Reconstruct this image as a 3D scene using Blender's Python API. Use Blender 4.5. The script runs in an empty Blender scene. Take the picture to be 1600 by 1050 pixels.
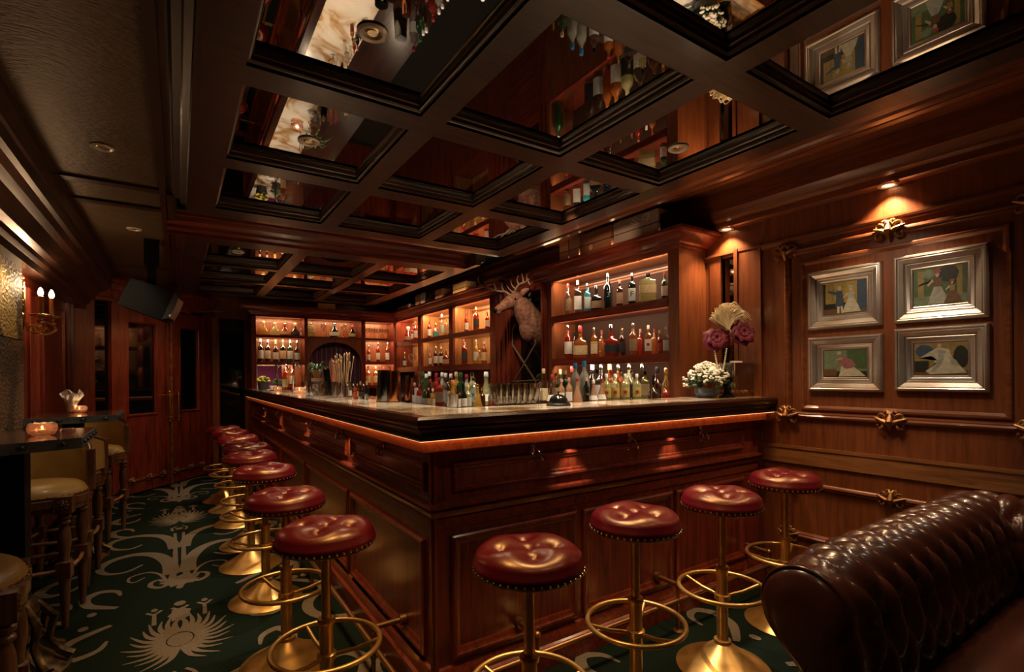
import bpy, bmesh, math, random
from mathutils import Vector, Matrix
random.seed(7)
PI = math.pi
R = math.radians
sc = bpy.context.scene
COL = sc.collection

# ---------------------------------------------------------------- camera, world, exposure
FOC, PCX, PCY, EYE = 790.0, 800.0, 586.5, 1.30
YAW, ROLL = R(33.45), R(0.5)
cam_d = bpy.data.cameras.new('camera')
cam = bpy.data.objects.new('camera', cam_d)
COL.objects.link(cam)
cam_d.sensor_width = 36.0
cam_d.lens = 36.0 * FOC / 1600.0
cam_d.shift_y = (PCY - 525.0) / 1600.0
cam_d.clip_start = 0.02
cam.location = (0, 0, EYE)
_m = Matrix.Rotation(-YAW, 4, 'Z') @ Matrix.Rotation(PI / 2, 4, 'X') @ Matrix.Rotation(-ROLL, 4, 'Z')
cam.rotation_euler = _m.to_euler()
sc.camera = cam
sc.view_settings.view_transform = 'Standard'
sc.view_settings.look = 'None'
sc.view_settings.exposure = 0.4
sc.view_settings.gamma = 1.0
sc.view_settings.use_curve_mapping = False
sc.cycles.max_bounces = 7
sc.cycles.glossy_bounces = 4
sc.cycles.transmission_bounces = 5
sc.cycles.transparent_max_bounces = 14
sc.cycles.sample_clamp_indirect = 3.0
world = bpy.data.worlds.new('world')
sc.world = world
world.use_nodes = True
world.node_tree.nodes['Background'].inputs[0].default_value = (1.0, 0.72, 0.5, 1)
world.node_tree.nodes['Background'].inputs[1].default_value = 0.01

_F = (math.sin(YAW), math.cos(YAW)); _R = (math.cos(YAW), -math.sin(YAW))
def ray(x, y):
    dx, dy = x - PCX, y - PCY
    u = dx * math.cos(ROLL) - dy * math.sin(ROLL); v = dx * math.sin(ROLL) + dy * math.cos(ROLL)
    return (_F[0] * FOC + _R[0] * u, _F[1] * FOC + _R[1] * u, -v)
def atz(x, y, z):
    d = ray(x, y); t = (z - EYE) / d[2]; return (d[0] * t, d[1] * t, z)
def atx(x, y, X):
    d = ray(x, y); t = X / d[0]; return (X, d[1] * t, EYE + d[2] * t)
def aty(x, y, Y):
    d = ray(x, y); t = Y / d[1]; return (d[0] * t, Y, EYE + d[2] * t)

WARM = (1.0, 0.62, 0.30)
def area(name, loc, size, power, color=WARM, rot=(0, 0, 0), size_y=None, spread=None):
    d = bpy.data.lights.new(name, 'AREA'); d.energy = power; d.color = color; d.size = size
    if size_y: d.shape = 'RECTANGLE'; d.size_y = size_y
    if spread: d.spread = R(spread)
    o = bpy.data.objects.new(name, d); o.location = loc; o.rotation_euler = rot; COL.objects.link(o); return o
def spot(name, loc, target, power, angle=60, color=WARM, blend=0.6, rad=0.02):
    d = bpy.data.lights.new(name, 'SPOT'); d.energy = power; d.color = color; d.spot_size = R(angle); d.spot_blend = blend; d.shadow_soft_size = rad
    o = bpy.data.objects.new(name, d); o.location = loc
    o.rotation_euler = (Vector(target) - Vector(loc)).to_track_quat('-Z', 'Y').to_euler(); COL.objects.link(o); return o
def point(name, loc, power, color=WARM, rad=0.02):
    d = bpy.data.lights.new(name, 'POINT'); d.energy = power; d.color = color; d.shadow_soft_size = rad
    o = bpy.data.objects.new(name, d); o.location = loc; COL.objects.link(o); return o
W1 = (1, .66, .36); W2 = (1, .76, .52); W3 = (1, .54, .26)
for yy, pw in ((1.10, 34), (2.02, 26)): spot('wall_washer', (3.03, yy, 2.255), (3.07, yy, 1.2), pw, 105, W1, .75, .012)
spot('wall_washer', (3.03, .30, 2.255), (3.07, .30, 1.2), 6, 105, W1, .75, .012)
for (x, y, pw) in ((.516, 1.60, 46), (.506, 2.48, 56), (.50, 3.25, 58), (.45, 4.55, 42), (.45, 5.35, 38), (.45, 6.1, 36)): spot('stool_spot', (x, y, 2.34), (x - .03, y + .05, 0), pw, 66, (1, .60, .25), .8, .16)
for (x, y, pw) in ((1.22, 1.58, 44), (1.80, 1.58, 44), (2.45, 1.62, 40)): spot('bar_spot', (x, y, 2.325), (x, y - .05, 0), pw, 88, (1, .64, .32), .8, .15)
for (x, y, pw) in ((1.5, 2.02, 66), (2.3, 2.02, 66), (.95, 3.6, 56), (.95, 5.0, 52), (.95, 6.6, 34), (1.1, 2.6, 56)): spot('counter_spot', (x, y, 2.325), (x, y, 1), pw, 64, (1, .84, .66), .7, .02)
for yy in (2.96, 4.09, 5.23, 6.39): spot('under_counter_spot', (.775, yy, 1.008), (.83, yy, .70), 2.2, 75, (1, .74, .48), .8, .014)
for xx in (1.514, 2.217): spot('under_counter_spot', (xx, 1.765, 1.008), (xx, 1.82, .70), 2.2, 75, (1, .74, .48), .8, .014)
# shelf lighting: strips behind the front edge of each shelf, facing the bottles
for z0, pw in ((2.130, 7.0), (1.762, 4.5), (1.380, 4.0)):
    area('shelf_light', (2.835, 2.95, z0), .02, pw, W2, (0, R(-55), 0), 1.24)
    for y0, y1 in ((4.68, 5.56), (5.67, 6.53), (6.64, 7.50)): area('shelf_light', (2.835, (y0+y1)/2, z0), .02, pw * .8, W1, (0, R(-50), 0), (y1-y0)*.92)
for x0, x1, zs in ((.872, 1.481, (2.115, 1.834, 1.47)), (1.527, 2.279, (2.115,)), (2.339, 2.774, (2.115, 1.835, 1.48))):
    for z in zs: area('shelf_light', ((x0+x1)/2, 7.525, z), (x1-x0)*.9, 1.7, (1, .64, .34), (R(50), 0, 0), .02)
area('cornice_fill', (2.73, 2.95, 2.268), .02, 1.8, W1, (0, R(150), 0), 1.3)  # added strip on the cabinet crown, brightens the cornice above
area('cornice_fill', (2.73, 5.6, 2.268), .02, 1.2, W1, (0, R(150), 0), 2.4)  # the same added strip over the long cabinet
spot('box_fill_spot', (2.05, 2.55, 2.30), (2.75, 2.75, 2.30), 7, 50, W1, .8, .02)  # added spot without a fixture, brightens the boxes on the cabinet
spot('box_fill_spot', (2.05, 5.0, 2.30), (2.75, 5.1, 2.28), 5, 60, W1, .8, .02)  # second added spot, for the boxes on the long cabinet
spot('far_wall_spot', (-.2, 5.9, 2.3), (-.1, 7.3, .9), 17, 70, W3, .8, .05)
spot('left_wall_spot', (-.70, 3.9, 1.99), (-.86, 4.0, 1.3), 2.5, 110, W1, .8, .03)
spot('left_table_spot', (-.30, 3.2, 2.40), (-.6, 3.55, .7), 13, 75, W2, .8, .04)
spot('left_table_spot', (-.27, 4.66, 2.40), (-.5, 4.9, .7), 18, 75, W2, .8, .04)
spot('door_spot', (.15, 6.2, 2.33), (.0, 7.3, .6), 14, 75, (1, .56, .32), .8, .04)
spot('sofa_spot', (2.55, .9, 2.325), (2.4, .75, .5), 12, 80, W2, .8, .05)
spot('cabinet_side_spot', (2.93, 2.03, 2.255), (2.93, 2.12, 1.2), 7, 95, W1, .8, .02)
spot('picture_fill_spot', (2.25, 1.15, 2.325), (3.1, 1.10, 1.50), 34, 52, W2, .8, .03)  # added frontal fill for the framed pictures
spot('deer_fill_spot', (2.1, 3.4, 2.325), (2.65, 3.95, 1.95), 22, 45, W2, .8, .03)  # added fill so the deer head stands out
# added wide fill spots at coffer height, lifting the overall room brightness
for (x, y, z, pw) in ((.5, .55, 2.36, 2.5), (1.25, .55, 2.36, 4), (1.9, .55, 2.36, 4), (1.9, 3.2, 2.36, 16), (1.25, 3.2, 2.36, 12), (1.9, 4.9, 2.36, 14), (1.2, 5.8, 2.36, 14), (1.9, 6.6, 2.36, 10)): spot('room_fill_spot', (x, y, z), (x, y, 0), pw, 150, W2, .9, .015)


# ---------------------------------------------------------------- materials
MATS = {}
def newmat(name):
    m = bpy.data.materials.new(name); m.use_nodes = True
    MATS[name] = m
    return m, m.node_tree, m.node_tree.nodes['Principled BSDF']
def mat(name, col, rough=0.5, metal=0.0, coat=0.0, emit=None, estr=0.0, trans=0.0, spec=0.5, noise=None, bump=0.0, nscale=40, ior=1.45, sheen=0.0):
    m, nt, b = newmat(name)
    b.inputs['Base Color'].default_value = (*col, 1); b.inputs['Roughness'].default_value = rough
    b.inputs['Metallic'].default_value = metal; b.inputs['Coat Weight'].default_value = coat
    b.inputs['Coat Roughness'].default_value = 0.12
    b.inputs['Specular IOR Level'].default_value = spec; b.inputs['Transmission Weight'].default_value = trans
    b.inputs['IOR'].default_value = ior
    b.inputs['Sheen Weight'].default_value = sheen
    if emit: b.inputs['Emission Color'].default_value = (*emit, 1); b.inputs['Emission Strength'].default_value = estr
    if noise or bump:
        tc = nt.nodes.new('ShaderNodeTexCoord'); n = nt.nodes.new('ShaderNodeTexNoise')
        n.inputs['Scale'].default_value = nscale; n.inputs['Detail'].default_value = 5
        nt.links.new(tc.outputs['Object'], n.inputs['Vector'])
        if noise:
            cr = nt.nodes.new('ShaderNodeValToRGB')
            cr.color_ramp.elements[0].position = 0.35; cr.color_ramp.elements[1].position = 0.65
            cr.color_ramp.elements[0].color = (*col, 1); cr.color_ramp.elements[1].color = (*noise, 1)
            nt.links.new(n.outputs['Fac'], cr.inputs['Fac']); nt.links.new(cr.outputs['Color'], b.inputs['Base Color'])
        if bump:
            bp = nt.nodes.new('ShaderNodeBump'); bp.inputs['Strength'].default_value = bump; bp.inputs['Distance'].default_value = 0.01
            nt.links.new(n.outputs['Fac'], bp.inputs['Height']); nt.links.new(bp.outputs['Normal'], b.inputs['Normal'])
    return m
def wood(name, dark, light, axis='z', rough=0.32, coat=0.35, scale=1.0):
    m, nt, b = newmat(name)
    tc = nt.nodes.new('ShaderNodeTexCoord'); mp = nt.nodes.new('ShaderNodeMapping')
    s = {'x': (1.2, 16, 16), 'y': (16, 1.2, 16), 'z': (16, 16, 1.2)}[axis]
    mp.inputs['Scale'].default_value = tuple(q * scale for q in s)
    n = nt.nodes.new('ShaderNodeTexNoise'); n.inputs['Scale'].default_value = 2.2; n.inputs['Detail'].default_value = 7; n.inputs['Distortion'].default_value = 0.9
    w = nt.nodes.new('ShaderNodeTexNoise'); w.inputs['Scale'].default_value = 12; w.inputs['Detail'].default_value = 3
    mx = nt.nodes.new('ShaderNodeMath'); mx.operation = 'MULTIPLY_ADD'; mx.inputs[1].default_value = 0.35
    cr = nt.nodes.new('ShaderNodeValToRGB')
    cr.color_ramp.elements[0].position = 0.42; cr.color_ramp.elements[0].color = (*dark, 1)
    cr.color_ramp.elements[1].position = 0.82; cr.color_ramp.elements[1].color = (*light, 1)
    nt.links.new(tc.outputs['Object'], mp.inputs['Vector']); nt.links.new(mp.outputs['Vector'], n.inputs['Vector']); nt.links.new(mp.outputs['Vector'], w.inputs['Vector'])
    nt.links.new(w.outputs['Fac'], mx.inputs[0]); nt.links.new(n.outputs['Fac'], mx.inputs[2])
    nt.links.new(mx.outputs[0], cr.inputs['Fac']); nt.links.new(cr.outputs['Color'], b.inputs['Base Color'])
    bp = nt.nodes.new('ShaderNodeBump'); bp.inputs['Strength'].default_value = 0.12; bp.inputs['Distance'].default_value = 0.004
    nt.links.new(mx.outputs[0], bp.inputs['Height']); nt.links.new(bp.outputs['Normal'], b.inputs['Normal'])
    b.inputs['Roughness'].default_value = rough; b.inputs['Coat Weight'].default_value = coat; b.inputs['Coat Roughness'].default_value = 0.14
    return m
def glassy(name, tint, gloss=1.0, opac=0.0, body=(0.5, 0.5, 0.5), rough=0.03):
    """clear or tinted glass that lets light through, with fresnel reflections"""
    m = bpy.data.materials.new(name); m.use_nodes = True; nt = m.node_tree; MATS[name] = m
    for n in list(nt.nodes): nt.nodes.remove(n)
    out = nt.nodes.new('ShaderNodeOutputMaterial'); tr = nt.nodes.new('ShaderNodeBsdfTransparent'); gl = nt.nodes.new('ShaderNodeBsdfGlossy')
    tr.inputs['Color'].default_value = (*tint, 1); gl.inputs['Roughness'].default_value = rough; gl.inputs['Color'].default_value = (gloss, gloss, gloss, 1)
    fr = nt.nodes.new('ShaderNodeLayerWeight'); fr.inputs['Blend'].default_value = 0.35
    mr = nt.nodes.new('ShaderNodeMapRange'); mr.inputs['To Min'].default_value = 0.06; mr.inputs['To Max'].default_value = 0.85
    nt.links.new(fr.outputs['Facing'], mr.inputs['Value'])
    mix = nt.nodes.new('ShaderNodeMixShader'); nt.links.new(mr.outputs['Result'], mix.inputs['Fac'])
    src = tr
    if opac > 0:
        df = nt.nodes.new('ShaderNodeBsdfDiffuse'); df.inputs['Color'].default_value = (*body, 1)
        m2 = nt.nodes.new('ShaderNodeMixShader'); m2.inputs['Fac'].default_value = opac
        nt.links.new(tr.outputs[0], m2.inputs[1]); nt.links.new(df.outputs[0], m2.inputs[2]); src = m2
    nt.links.new(src.outputs[0], mix.inputs[1]); nt.links.new(gl.outputs[0], mix.inputs[2]); nt.links.new(mix.outputs[0], out.inputs['Surface'])
    return m

wood('mahogany_z', (0.062, 0.009, 0.005), (0.25, 0.040, 0.016), 'z')
wood('mahogany_y', (0.062, 0.009, 0.005), (0.25, 0.040, 0.016), 'y')
wood('mahogany_x', (0.062, 0.009, 0.005), (0.25, 0.040, 0.016), 'x')
wood('walnut_z', (0.12, 0.032, 0.011), (0.24, 0.070, 0.022), 'z', 0.36)
wood('walnut_y', (0.11, 0.030, 0.011), (0.25, 0.075, 0.025), 'y', 0.36)
wood('honey_y', (0.16, 0.055, 0.018), (0.36, 0.15, 0.05), 'y', 0.36)
wood('dark_x', (0.016, 0.007, 0.004), (0.060, 0.026, 0.014), 'x', 0.38)
wood('dark_y', (0.016, 0.007, 0.004), (0.060, 0.026, 0.014), 'y', 0.38)
wood('dark_z', (0.016, 0.007, 0.004), (0.060, 0.026, 0.014), 'z', 0.38)
wood('edge_black', (0.010, 0.003, 0.002), (0.030, 0.009, 0.005), 'y', 0.22, 0.6)
wood('apron_red', (0.46, 0.075, 0.022), (0.80, 0.17, 0.05), 'y', 0.4, 0.2)
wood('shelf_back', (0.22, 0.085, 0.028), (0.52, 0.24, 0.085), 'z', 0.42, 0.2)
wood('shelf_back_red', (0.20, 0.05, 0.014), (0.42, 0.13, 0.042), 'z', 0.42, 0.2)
wood('chair_wood', (0.055, 0.022, 0.010), (0.20, 0.085, 0.035), 'z', 0.34, 0.3)
wood('ring_wood', (0.20, 0.085, 0.035), (0.42, 0.20, 0.09), 'z', 0.4, 0.2)
mat('gilt', (0.40, 0.20, 0.065), 0.42, 0.55, noise=(0.20, 0.08, 0.03), nscale=25, bump=0.3)
mat('bronze_edge', (0.30, 0.15, 0.06), 0.40, 0.9)
mat('soft_back', (0.035, 0.014, 0.007), 0.7, spec=.2)
mat('service_floor', (0.010, 0.009, 0.008), 0.7)
mat('stool_gold', (0.72, 0.42, 0.13), 0.33, 0.75, noise=(0.58, 0.32, 0.09), nscale=18)
mat('brass', (0.80, 0.52, 0.20), 0.25, 1.0)
mat('nail', (0.75, 0.60, 0.38), 0.25, 1.0)
mat('chrome', (0.72, 0.70, 0.68), 0.14, 1.0)
mat('steel', (0.42, 0.44, 0.47), 0.22, 1.0)
mat('iron', (0.12, 0.12, 0.13), 0.35, 0.8)
mat('red_leather', (0.090, 0.003, 0.008), 0.31, coat=0.1, spec=1.0, bump=0.05, nscale=260)
MATS['red_leather'].node_tree.nodes['Principled BSDF'].inputs['Coat Roughness'].default_value = 0.22
MATS['red_leather'].node_tree.nodes['Principled BSDF'].inputs['Specular Tint'].default_value = (1, .66, .28, 1)
mat('button_leather', (0.26, 0.03, 0.03), 0.25, coat=0.4)
mat('tan_leather', (0.50, 0.30, 0.085), 0.38, coat=0.15, noise=(0.42, 0.24, 0.06), nscale=6, bump=0.08)
mat('sofa_leather', (0.045, 0.013, 0.008), 0.27, coat=0.45, noise=(0.080, 0.024, 0.014), nscale=5, bump=0.10)
mat('carpet', (0.0020, 0.0058, 0.0032), 0.95, spec=.2, noise=(0.004, 0.0125, 0.0065), nscale=140, bump=0.5)
mat('carpet_pattern', (0.17, 0.13, 0.09), 0.95, noise=(0.115, 0.088, 0.06), nscale=170, bump=0.5)
mat('mirror', (0.43, 0.41, 0.39), 0.015, 1.0)
mat('mirror_wall', (0.20, 0.17, 0.14), 0.03, 1.0)
mat('black_glass', (0.004, 0.006, 0.006), 0.04, 0.0, spec=0.7)
mat('black', (0.003, 0.0034, 0.0034), 0.5, spec=.2)
mat('soft_black', (0.003, 0.003, 0.003), 0.8)
mat('table_top', (0.20, 0.085, 0.045), 0.08, coat=1.0, noise=(0.27, 0.14, 0.08), nscale=9)
mat('table_edge', (0.10, 0.13, 0.14), 0.4, 0.2, noise=(0.17, 0.20, 0.21), nscale=22)
mat('silver_frame', (0.66, 0.60, 0.54), 0.30, 0.85, noise=(0.52, 0.42, 0.35), nscale=8)
mat('white', (0.80, 0.78, 0.74), 0.6)
mat('paper', (0.85, 0.83, 0.78), 0.55)
mat('cream', (0.80, 0.70, 0.50), 0.55)
mat('curtain', (0.09, 0.004, 0.035), 0.6, sheen=0.6)
mat('purple', (0.18, 0.012, 0.09), 0.5)
mat('leaf', (0.10, 0.20, 0.05), 0.5)
mat('leaf_dark', (0.02, 0.05, 0.015), 0.6)
mat('terracotta', (0.42, 0.20, 0.09), 0.8)
mat('cork', (0.50, 0.33, 0.17), 0.8)
mat('grey_pot', (0.07, 0.08, 0.09), 0.6)
mat('yellow', (0.62, 0.46, 0.05), 0.6)
mat('petal_purple', (0.10, 0.004, 0.022), 0.55, noise=(0.17, 0.008, 0.042), nscale=30)
mat('petal_white', (0.78, 0.73, 0.62), 0.6)
mat('feather', (0.85, 0.74, 0.52), 0.7)
mat('orange', (0.50, 0.18, 0.06), 0.5)
mat('flame', (1, 0.7, 0.35), 0.5, emit=(1.0, 0.66, 0.30), estr=14)
mat('candle_glow', (1, 0.6, 0.25), 0.5, emit=(1.0, 0.50, 0.16), estr=14)
mat('led', (1, 0.6, 0.3), 0.5, emit=(1.0, 0.55, 0.22), estr=1.7)
mat('ceramic', (0.55, 0.50, 0.45), 0.35)
mat('pink', (0.50, 0.20, 0.20), 0.6)
mat('blue', (0.03, 0.20, 0.42), 0.4)
mat('red', (0.28, 0.025, 0.025), 0.4)
mat('green', (0.03, 0.10, 0.04), 0.4)
mat('tan_box', (0.42, 0.24, 0.15), 0.6)
mat('brown_box', (0.24, 0.095, 0.05), 0.6)
mat('grey_box', (0.30, 0.215, 0.18), 0.6)
mat('kraft', (0.50, 0.30, 0.12), 0.7)
mat('deer_fur', (0.13, 0.045, 0.024), 0.85, noise=(0.27, 0.125, 0.075), nscale=34, bump=0.9)
mat('antler', (0.20, 0.12, 0.075), 0.6, noise=(0.30, 0.20, 0.13), nscale=40, bump=0.5)
mat('lattice', (0.17, 0.11, 0.07), 0.5)
mat('downlight', (0.75, 0.70, 0.62), 0.35, 0.2)
mat('lamp_glow', (1, 0.7, 0.4), 0.5, emit=(1.0, 0.6, 0.28), estr=6)
# marble / onyx counter top
m, nt, b = newmat('onyx')
tc = nt.nodes.new('ShaderNodeTexCoord'); n = nt.nodes.new('ShaderNodeTexNoise'); n.inputs['Scale'].default_value = 3.2; n.inputs['Detail'].default_value = 9; n.inputs['Distortion'].default_value = 1.6
cr = nt.nodes.new('ShaderNodeValToRGB'); e = cr.color_ramp.elements
e[0].position = 0.30; e[0].color = (0.10, 0.05, 0.02, 1); e[1].position = 0.68; e[1].color = (0.78, 0.73, 0.64, 1)
q = e.new(0.42); q.color = (0.42, 0.25, 0.11, 1); q = e.new(0.52); q.color = (0.68, 0.61, 0.50, 1)
nt.links.new(tc.outputs['Object'], n.inputs['Vector']); nt.links.new(n.outputs['Fac'], cr.inputs['Fac']); nt.links.new(cr.outputs['Color'], b.inputs['Base Color'])
b.inputs['Roughness'].default_value = 0.10; b.inputs['Coat Weight'].default_value = 0.5
# hammered bronze ceiling panel
m, nt, b = newmat('bronze_panel')
tc = nt.nodes.new('ShaderNodeTexCoord'); n = nt.nodes.new('ShaderNodeTexNoise'); n.inputs['Scale'].default_value = 34; n.inputs['Detail'].default_value = 6
mp = nt.nodes.new('ShaderNodeMapping'); mp.inputs['Scale'].default_value = (1, 3.2, 1)
n2 = nt.nodes.new('ShaderNodeTexNoise'); n2.inputs['Scale'].default_value = 3.0; n2.inputs['Detail'].default_value = 3
cr = nt.nodes.new('ShaderNodeValToRGB'); e = cr.color_ramp.elements
e[0].position = 0.3; e[0].color = (0.060, 0.042, 0.024, 1); e[1].position = 0.75; e[1].color = (0.17, 0.12, 0.07, 1)
bp = nt.nodes.new('ShaderNodeBump'); bp.inputs['Strength'].default_value = 0.7; bp.inputs['Distance'].default_value = 0.01
ad = nt.nodes.new('ShaderNodeMath'); ad.operation = 'MULTIPLY_ADD'; ad.inputs[1].default_value = 0.4
nt.links.new(tc.outputs['Object'], mp.inputs['Vector']); nt.links.new(mp.outputs['Vector'], n.inputs['Vector']); nt.links.new(tc.outputs['Object'], n2.inputs['Vector'])
nt.links.new(n2.outputs['Fac'], ad.inputs[0]); nt.links.new(n.outputs['Fac'], ad.inputs[2]); nt.links.new(ad.outputs[0], cr.inputs['Fac'])
nt.links.new(cr.outputs['Color'], b.inputs['Base Color']); nt.links.new(n.outputs['Fac'], bp.inputs['Height']); nt.links.new(bp.outputs['Normal'], b.inputs['Normal'])
b.inputs['Roughness'].default_value = 0.42; b.inputs['Metallic'].default_value = 0.35
# gold-leafed stone relief on dark ground
def relief(name, gold, ground, scale):
    m, nt, b = newmat(name)
    tc = nt.nodes.new('ShaderNodeTexCoord'); n = nt.nodes.new('ShaderNodeTexNoise'); n.inputs['Scale'].default_value = scale; n.inputs['Detail'].default_value = 8; n.inputs['Roughness'].default_value = 0.6
    n2 = nt.nodes.new('ShaderNodeTexVoronoi'); n2.inputs['Scale'].default_value = 55
    cr = nt.nodes.new('ShaderNodeValToRGB'); e = cr.color_ramp.elements
    e[0].position = 0.47; e[0].color = (*ground, 1); e[1].position = 0.50; e[1].color = (*gold, 1)
    nt.links.new(tc.outputs['Object'], n.inputs['Vector']); nt.links.new(tc.outputs['Object'], n2.inputs['Vector'])
    nt.links.new(n.outputs['Fac'], cr.inputs['Fac']); nt.links.new(cr.outputs['Color'], b.inputs['Base Color'])
    bp = nt.nodes.new('ShaderNodeBump'); bp.inputs['Strength'].default_value = 0.8; bp.inputs['Distance'].default_value = 0.012
    nt.links.new(n2.outputs['Distance'], bp.inputs['Height']); nt.links.new(bp.outputs['Normal'], b.inputs['Normal'])
    b.inputs['Roughness'].default_value = 0.5
relief('relief_gold', (0.50, 0.38, 0.12), (0.10, 0.085, 0.07), 3.2)
relief('relief_tan', (0.22, 0.15, 0.085), (0.10, 0.085, 0.07), 4.5)
# bottle glass
glassy('glass_clear', (0.90, 0.90, 0.88))
glassy('glass_cup', (0.93, 0.90, 0.86), rough=0.02)
glassy('glass_case', (0.93, 0.93, 0.92), 0.6)
glassy('glass_amber', (0.85, 0.38, 0.08), opac=0.35, body=(0.50, 0.16, 0.03))
glassy('glass_red', (0.75, 0.12, 0.05), opac=0.45, body=(0.36, 0.03, 0.015))
glassy('glass_gold', (0.92, 0.70, 0.22), opac=0.35, body=(0.68, 0.42, 0.08))
glassy('glass_straw', (0.88, 0.86, 0.50), opac=0.30, body=(0.62, 0.60, 0.28))
glassy('glass_green', (0.12, 0.30, 0.10), opac=0.55, body=(0.02, 0.07, 0.02))
glassy('glass_black', (0.03, 0.04, 0.03), opac=0.85, body=(0.008, 0.010, 0.009))
glassy('glass_brown', (0.22, 0.07, 0.02), opac=0.6, body=(0.06, 0.016, 0.006))
glassy('glass_teal', (0.20, 0.78, 0.82), opac=0.4, body=(0.05, 0.42, 0.48))
glassy('glass_frost', (0.72, 0.74, 0.66), opac=0.5, body=(0.48, 0.48, 0.38), rough=0.2)
glassy('glass_pink', (0.92, 0.66, 0.50), opac=0.4, body=(0.66, 0.36, 0.20), rough=0.15)
glassy('glass_candle', (0.95, 0.78, 0.66), opac=0.35, body=(0.62, 0.44, 0.36), rough=0.12)

# ---------------------------------------------------------------- mesh building
def V3(*a): return Vector(a)
class MB:
    def __init__(s): s.v = []; s.f = []; s.m = []; s.M = Matrix.Identity(4); s.mi = 0
    def av(s, p): s.v.append(s.M @ Vector(p)); return len(s.v) - 1
    def af(s, idx): s.f.append(tuple(idx)); s.m.append(s.mi)
    def box(s, a, b):
        x0, y0, z0 = a; x1, y1, z1 = b
        i = [s.av(p) for p in ((x0,y0,z0),(x1,y0,z0),(x1,y1,z0),(x0,y1,z0),(x0,y0,z1),(x1,y0,z1),(x1,y1,z1),(x0,y1,z1))]
        for q in ((0,3,2,1),(4,5,6,7),(0,1,5,4),(1,2,6,5),(2,3,7,6),(3,0,4,7)): s.af([i[k] for k in q])
        return s
    def obox(s, O, U, V, N, u0, v0, n0, u1, v1, n1):
        O, U, V, N = map(Vector, (O, U, V, N))
        i = [s.av(O + U*a + V*b + N*c) for a, b, c in ((u0,v0,n0),(u1,v0,n0),(u1,v1,n0),(u0,v1,n0),(u0,v0,n1),(u1,v0,n1),(u1,v1,n1),(u0,v1,n1))]
        for q in ((0,3,2,1),(4,5,6,7),(0,1,5,4),(1,2,6,5),(2,3,7,6),(3,0,4,7)): s.af([i[k] for k in q])
        return s
    def grid(s, rows, cu=False, cv=False):
        ids = [[s.av(p) for p in r] for r in rows]
        nr, nc = len(ids), len(ids[0])
        for i in range(nr if cv else nr - 1):
            for j in range(nc if cu else nc - 1):
                s.af((ids[i][j], ids[i][(j+1) % nc], ids[(i+1) % nr][(j+1) % nc], ids[(i+1) % nr][j]))
        return ids
    def frame(s, O, U, V, N, u0, v0, u1, v1, prof):
        """mitred rectangular moulding; prof = [(inset, height)]"""
        O, U, V, N = map(Vector, (O, U, V, N))
        rows = []
        for a, h in prof:
            rows.append([O + U*x + V*y + N*h for x, y in ((u0+a, v0+a), (u1-a, v0+a), (u1-a, v1-a), (u0+a, v1-a))])
        s.grid(rows, cu=True)
        return s
    def sweep(s, P0, P1, A, B, prof, closed=True):
        """extrude a 2-D profile (a,b) along P0-P1"""
        P0, P1, A, B = map(Vector, (P0, P1, A, B))
        r0 = [P0 + A*a + B*b for a, b in prof]; r1 = [P1 + A*a + B*b for a, b in prof]
        ids = s.grid([r0, r1], cu=closed)
        if closed: s.af(ids[0][::-1]); s.af(ids[1])
        return s
    def prism(s, pts, O, U, V, N, d0, d1):
        O, U, V, N = map(Vector, (O, U, V, N))
        a = [s.av(O + U*x + V*y + N*d0) for x, y in pts]; b = [s.av(O + U*x + V*y + N*d1) for x, y in pts]
        n = len(pts)
        s.af(a[::-1]); s.af(b)
        for i in range(n): s.af((a[i], a[(i+1) % n], b[(i+1) % n], b[i]))
        return s
    def lathe(s, prof, seg=24, c=(0, 0, 0), p=2.0, a0=0.0, a1=2*PI, sx=1, sy=1, cap=True):
        full = abs(a1 - a0 - 2*PI) < 1e-6
        rows = []
        for r, z in prof:
            row = []
            for k in range(seg if full else seg + 1):
                t = a0 + (a1 - a0) * k / seg
                ct, st = math.cos(t), math.sin(t)
                q = 1.0 if p == 2 else (abs(ct)**p + abs(st)**p) ** (-1.0 / p)
                row.append((c[0] + r*q*ct*sx, c[1] + r*q*st*sy, c[2] + z))
            rows.append(row)
        ids = s.grid(rows, cu=full)
        if full and cap:
            if prof[0][0] > 1e-5: s.af(ids[0][::-1])
            if prof[-1][0] > 1e-5: s.af(ids[-1])
        return s
    def tube(s, pts, r, seg=10, closed=False, cap=True):
        pts = [Vector(p) for p in pts]; n = len(pts)
        rs = r if isinstance(r, (list, tuple)) else [r] * n
        rows = []; up = None
        for i in range(n):
            if closed: t = (pts[(i+1) % n] - pts[i-1])
            else: t = pts[min(i+1, n-1)] - pts[max(i-1, 0)]
            t.normalize()
            if up is None:
                up = Vector((0, 0, 1)) if abs(t.z) < 0.9 else Vector((1, 0, 0))
            x = up.cross(t)
            if x.length < 1e-5: x = Vector((1, 0, 0)).cross(t)
            x.normalize(); y = t.cross(x).normalized(); up = y
            rows.append([pts[i] + (x*math.cos(2*PI*k/seg) + y*math.sin(2*PI*k/seg)) * rs[i] for k in range(seg)])
        ids = s.grid(rows, cu=True, cv=closed)
        if not closed and cap: s.af(ids[0][::-1]); s.af(ids[-1])
        return s
    def ball(s, c, r, seg=12, rings=8):
        if not isinstance(r, (list, tuple)): r = (r, r, r)
        rows = []
        for i in range(rings + 1):
            a = -PI/2 + PI * i / rings
            rr = max(math.cos(a), 1e-3)
            rows.append([(c[0] + r[0]*rr*math.cos(2*PI*k/seg), c[1] + r[1]*rr*math.sin(2*PI*k/seg), c[2] + r[2]*math.sin(a)) for k in range(seg)])
        s.grid(rows, cu=True); return s
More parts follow.
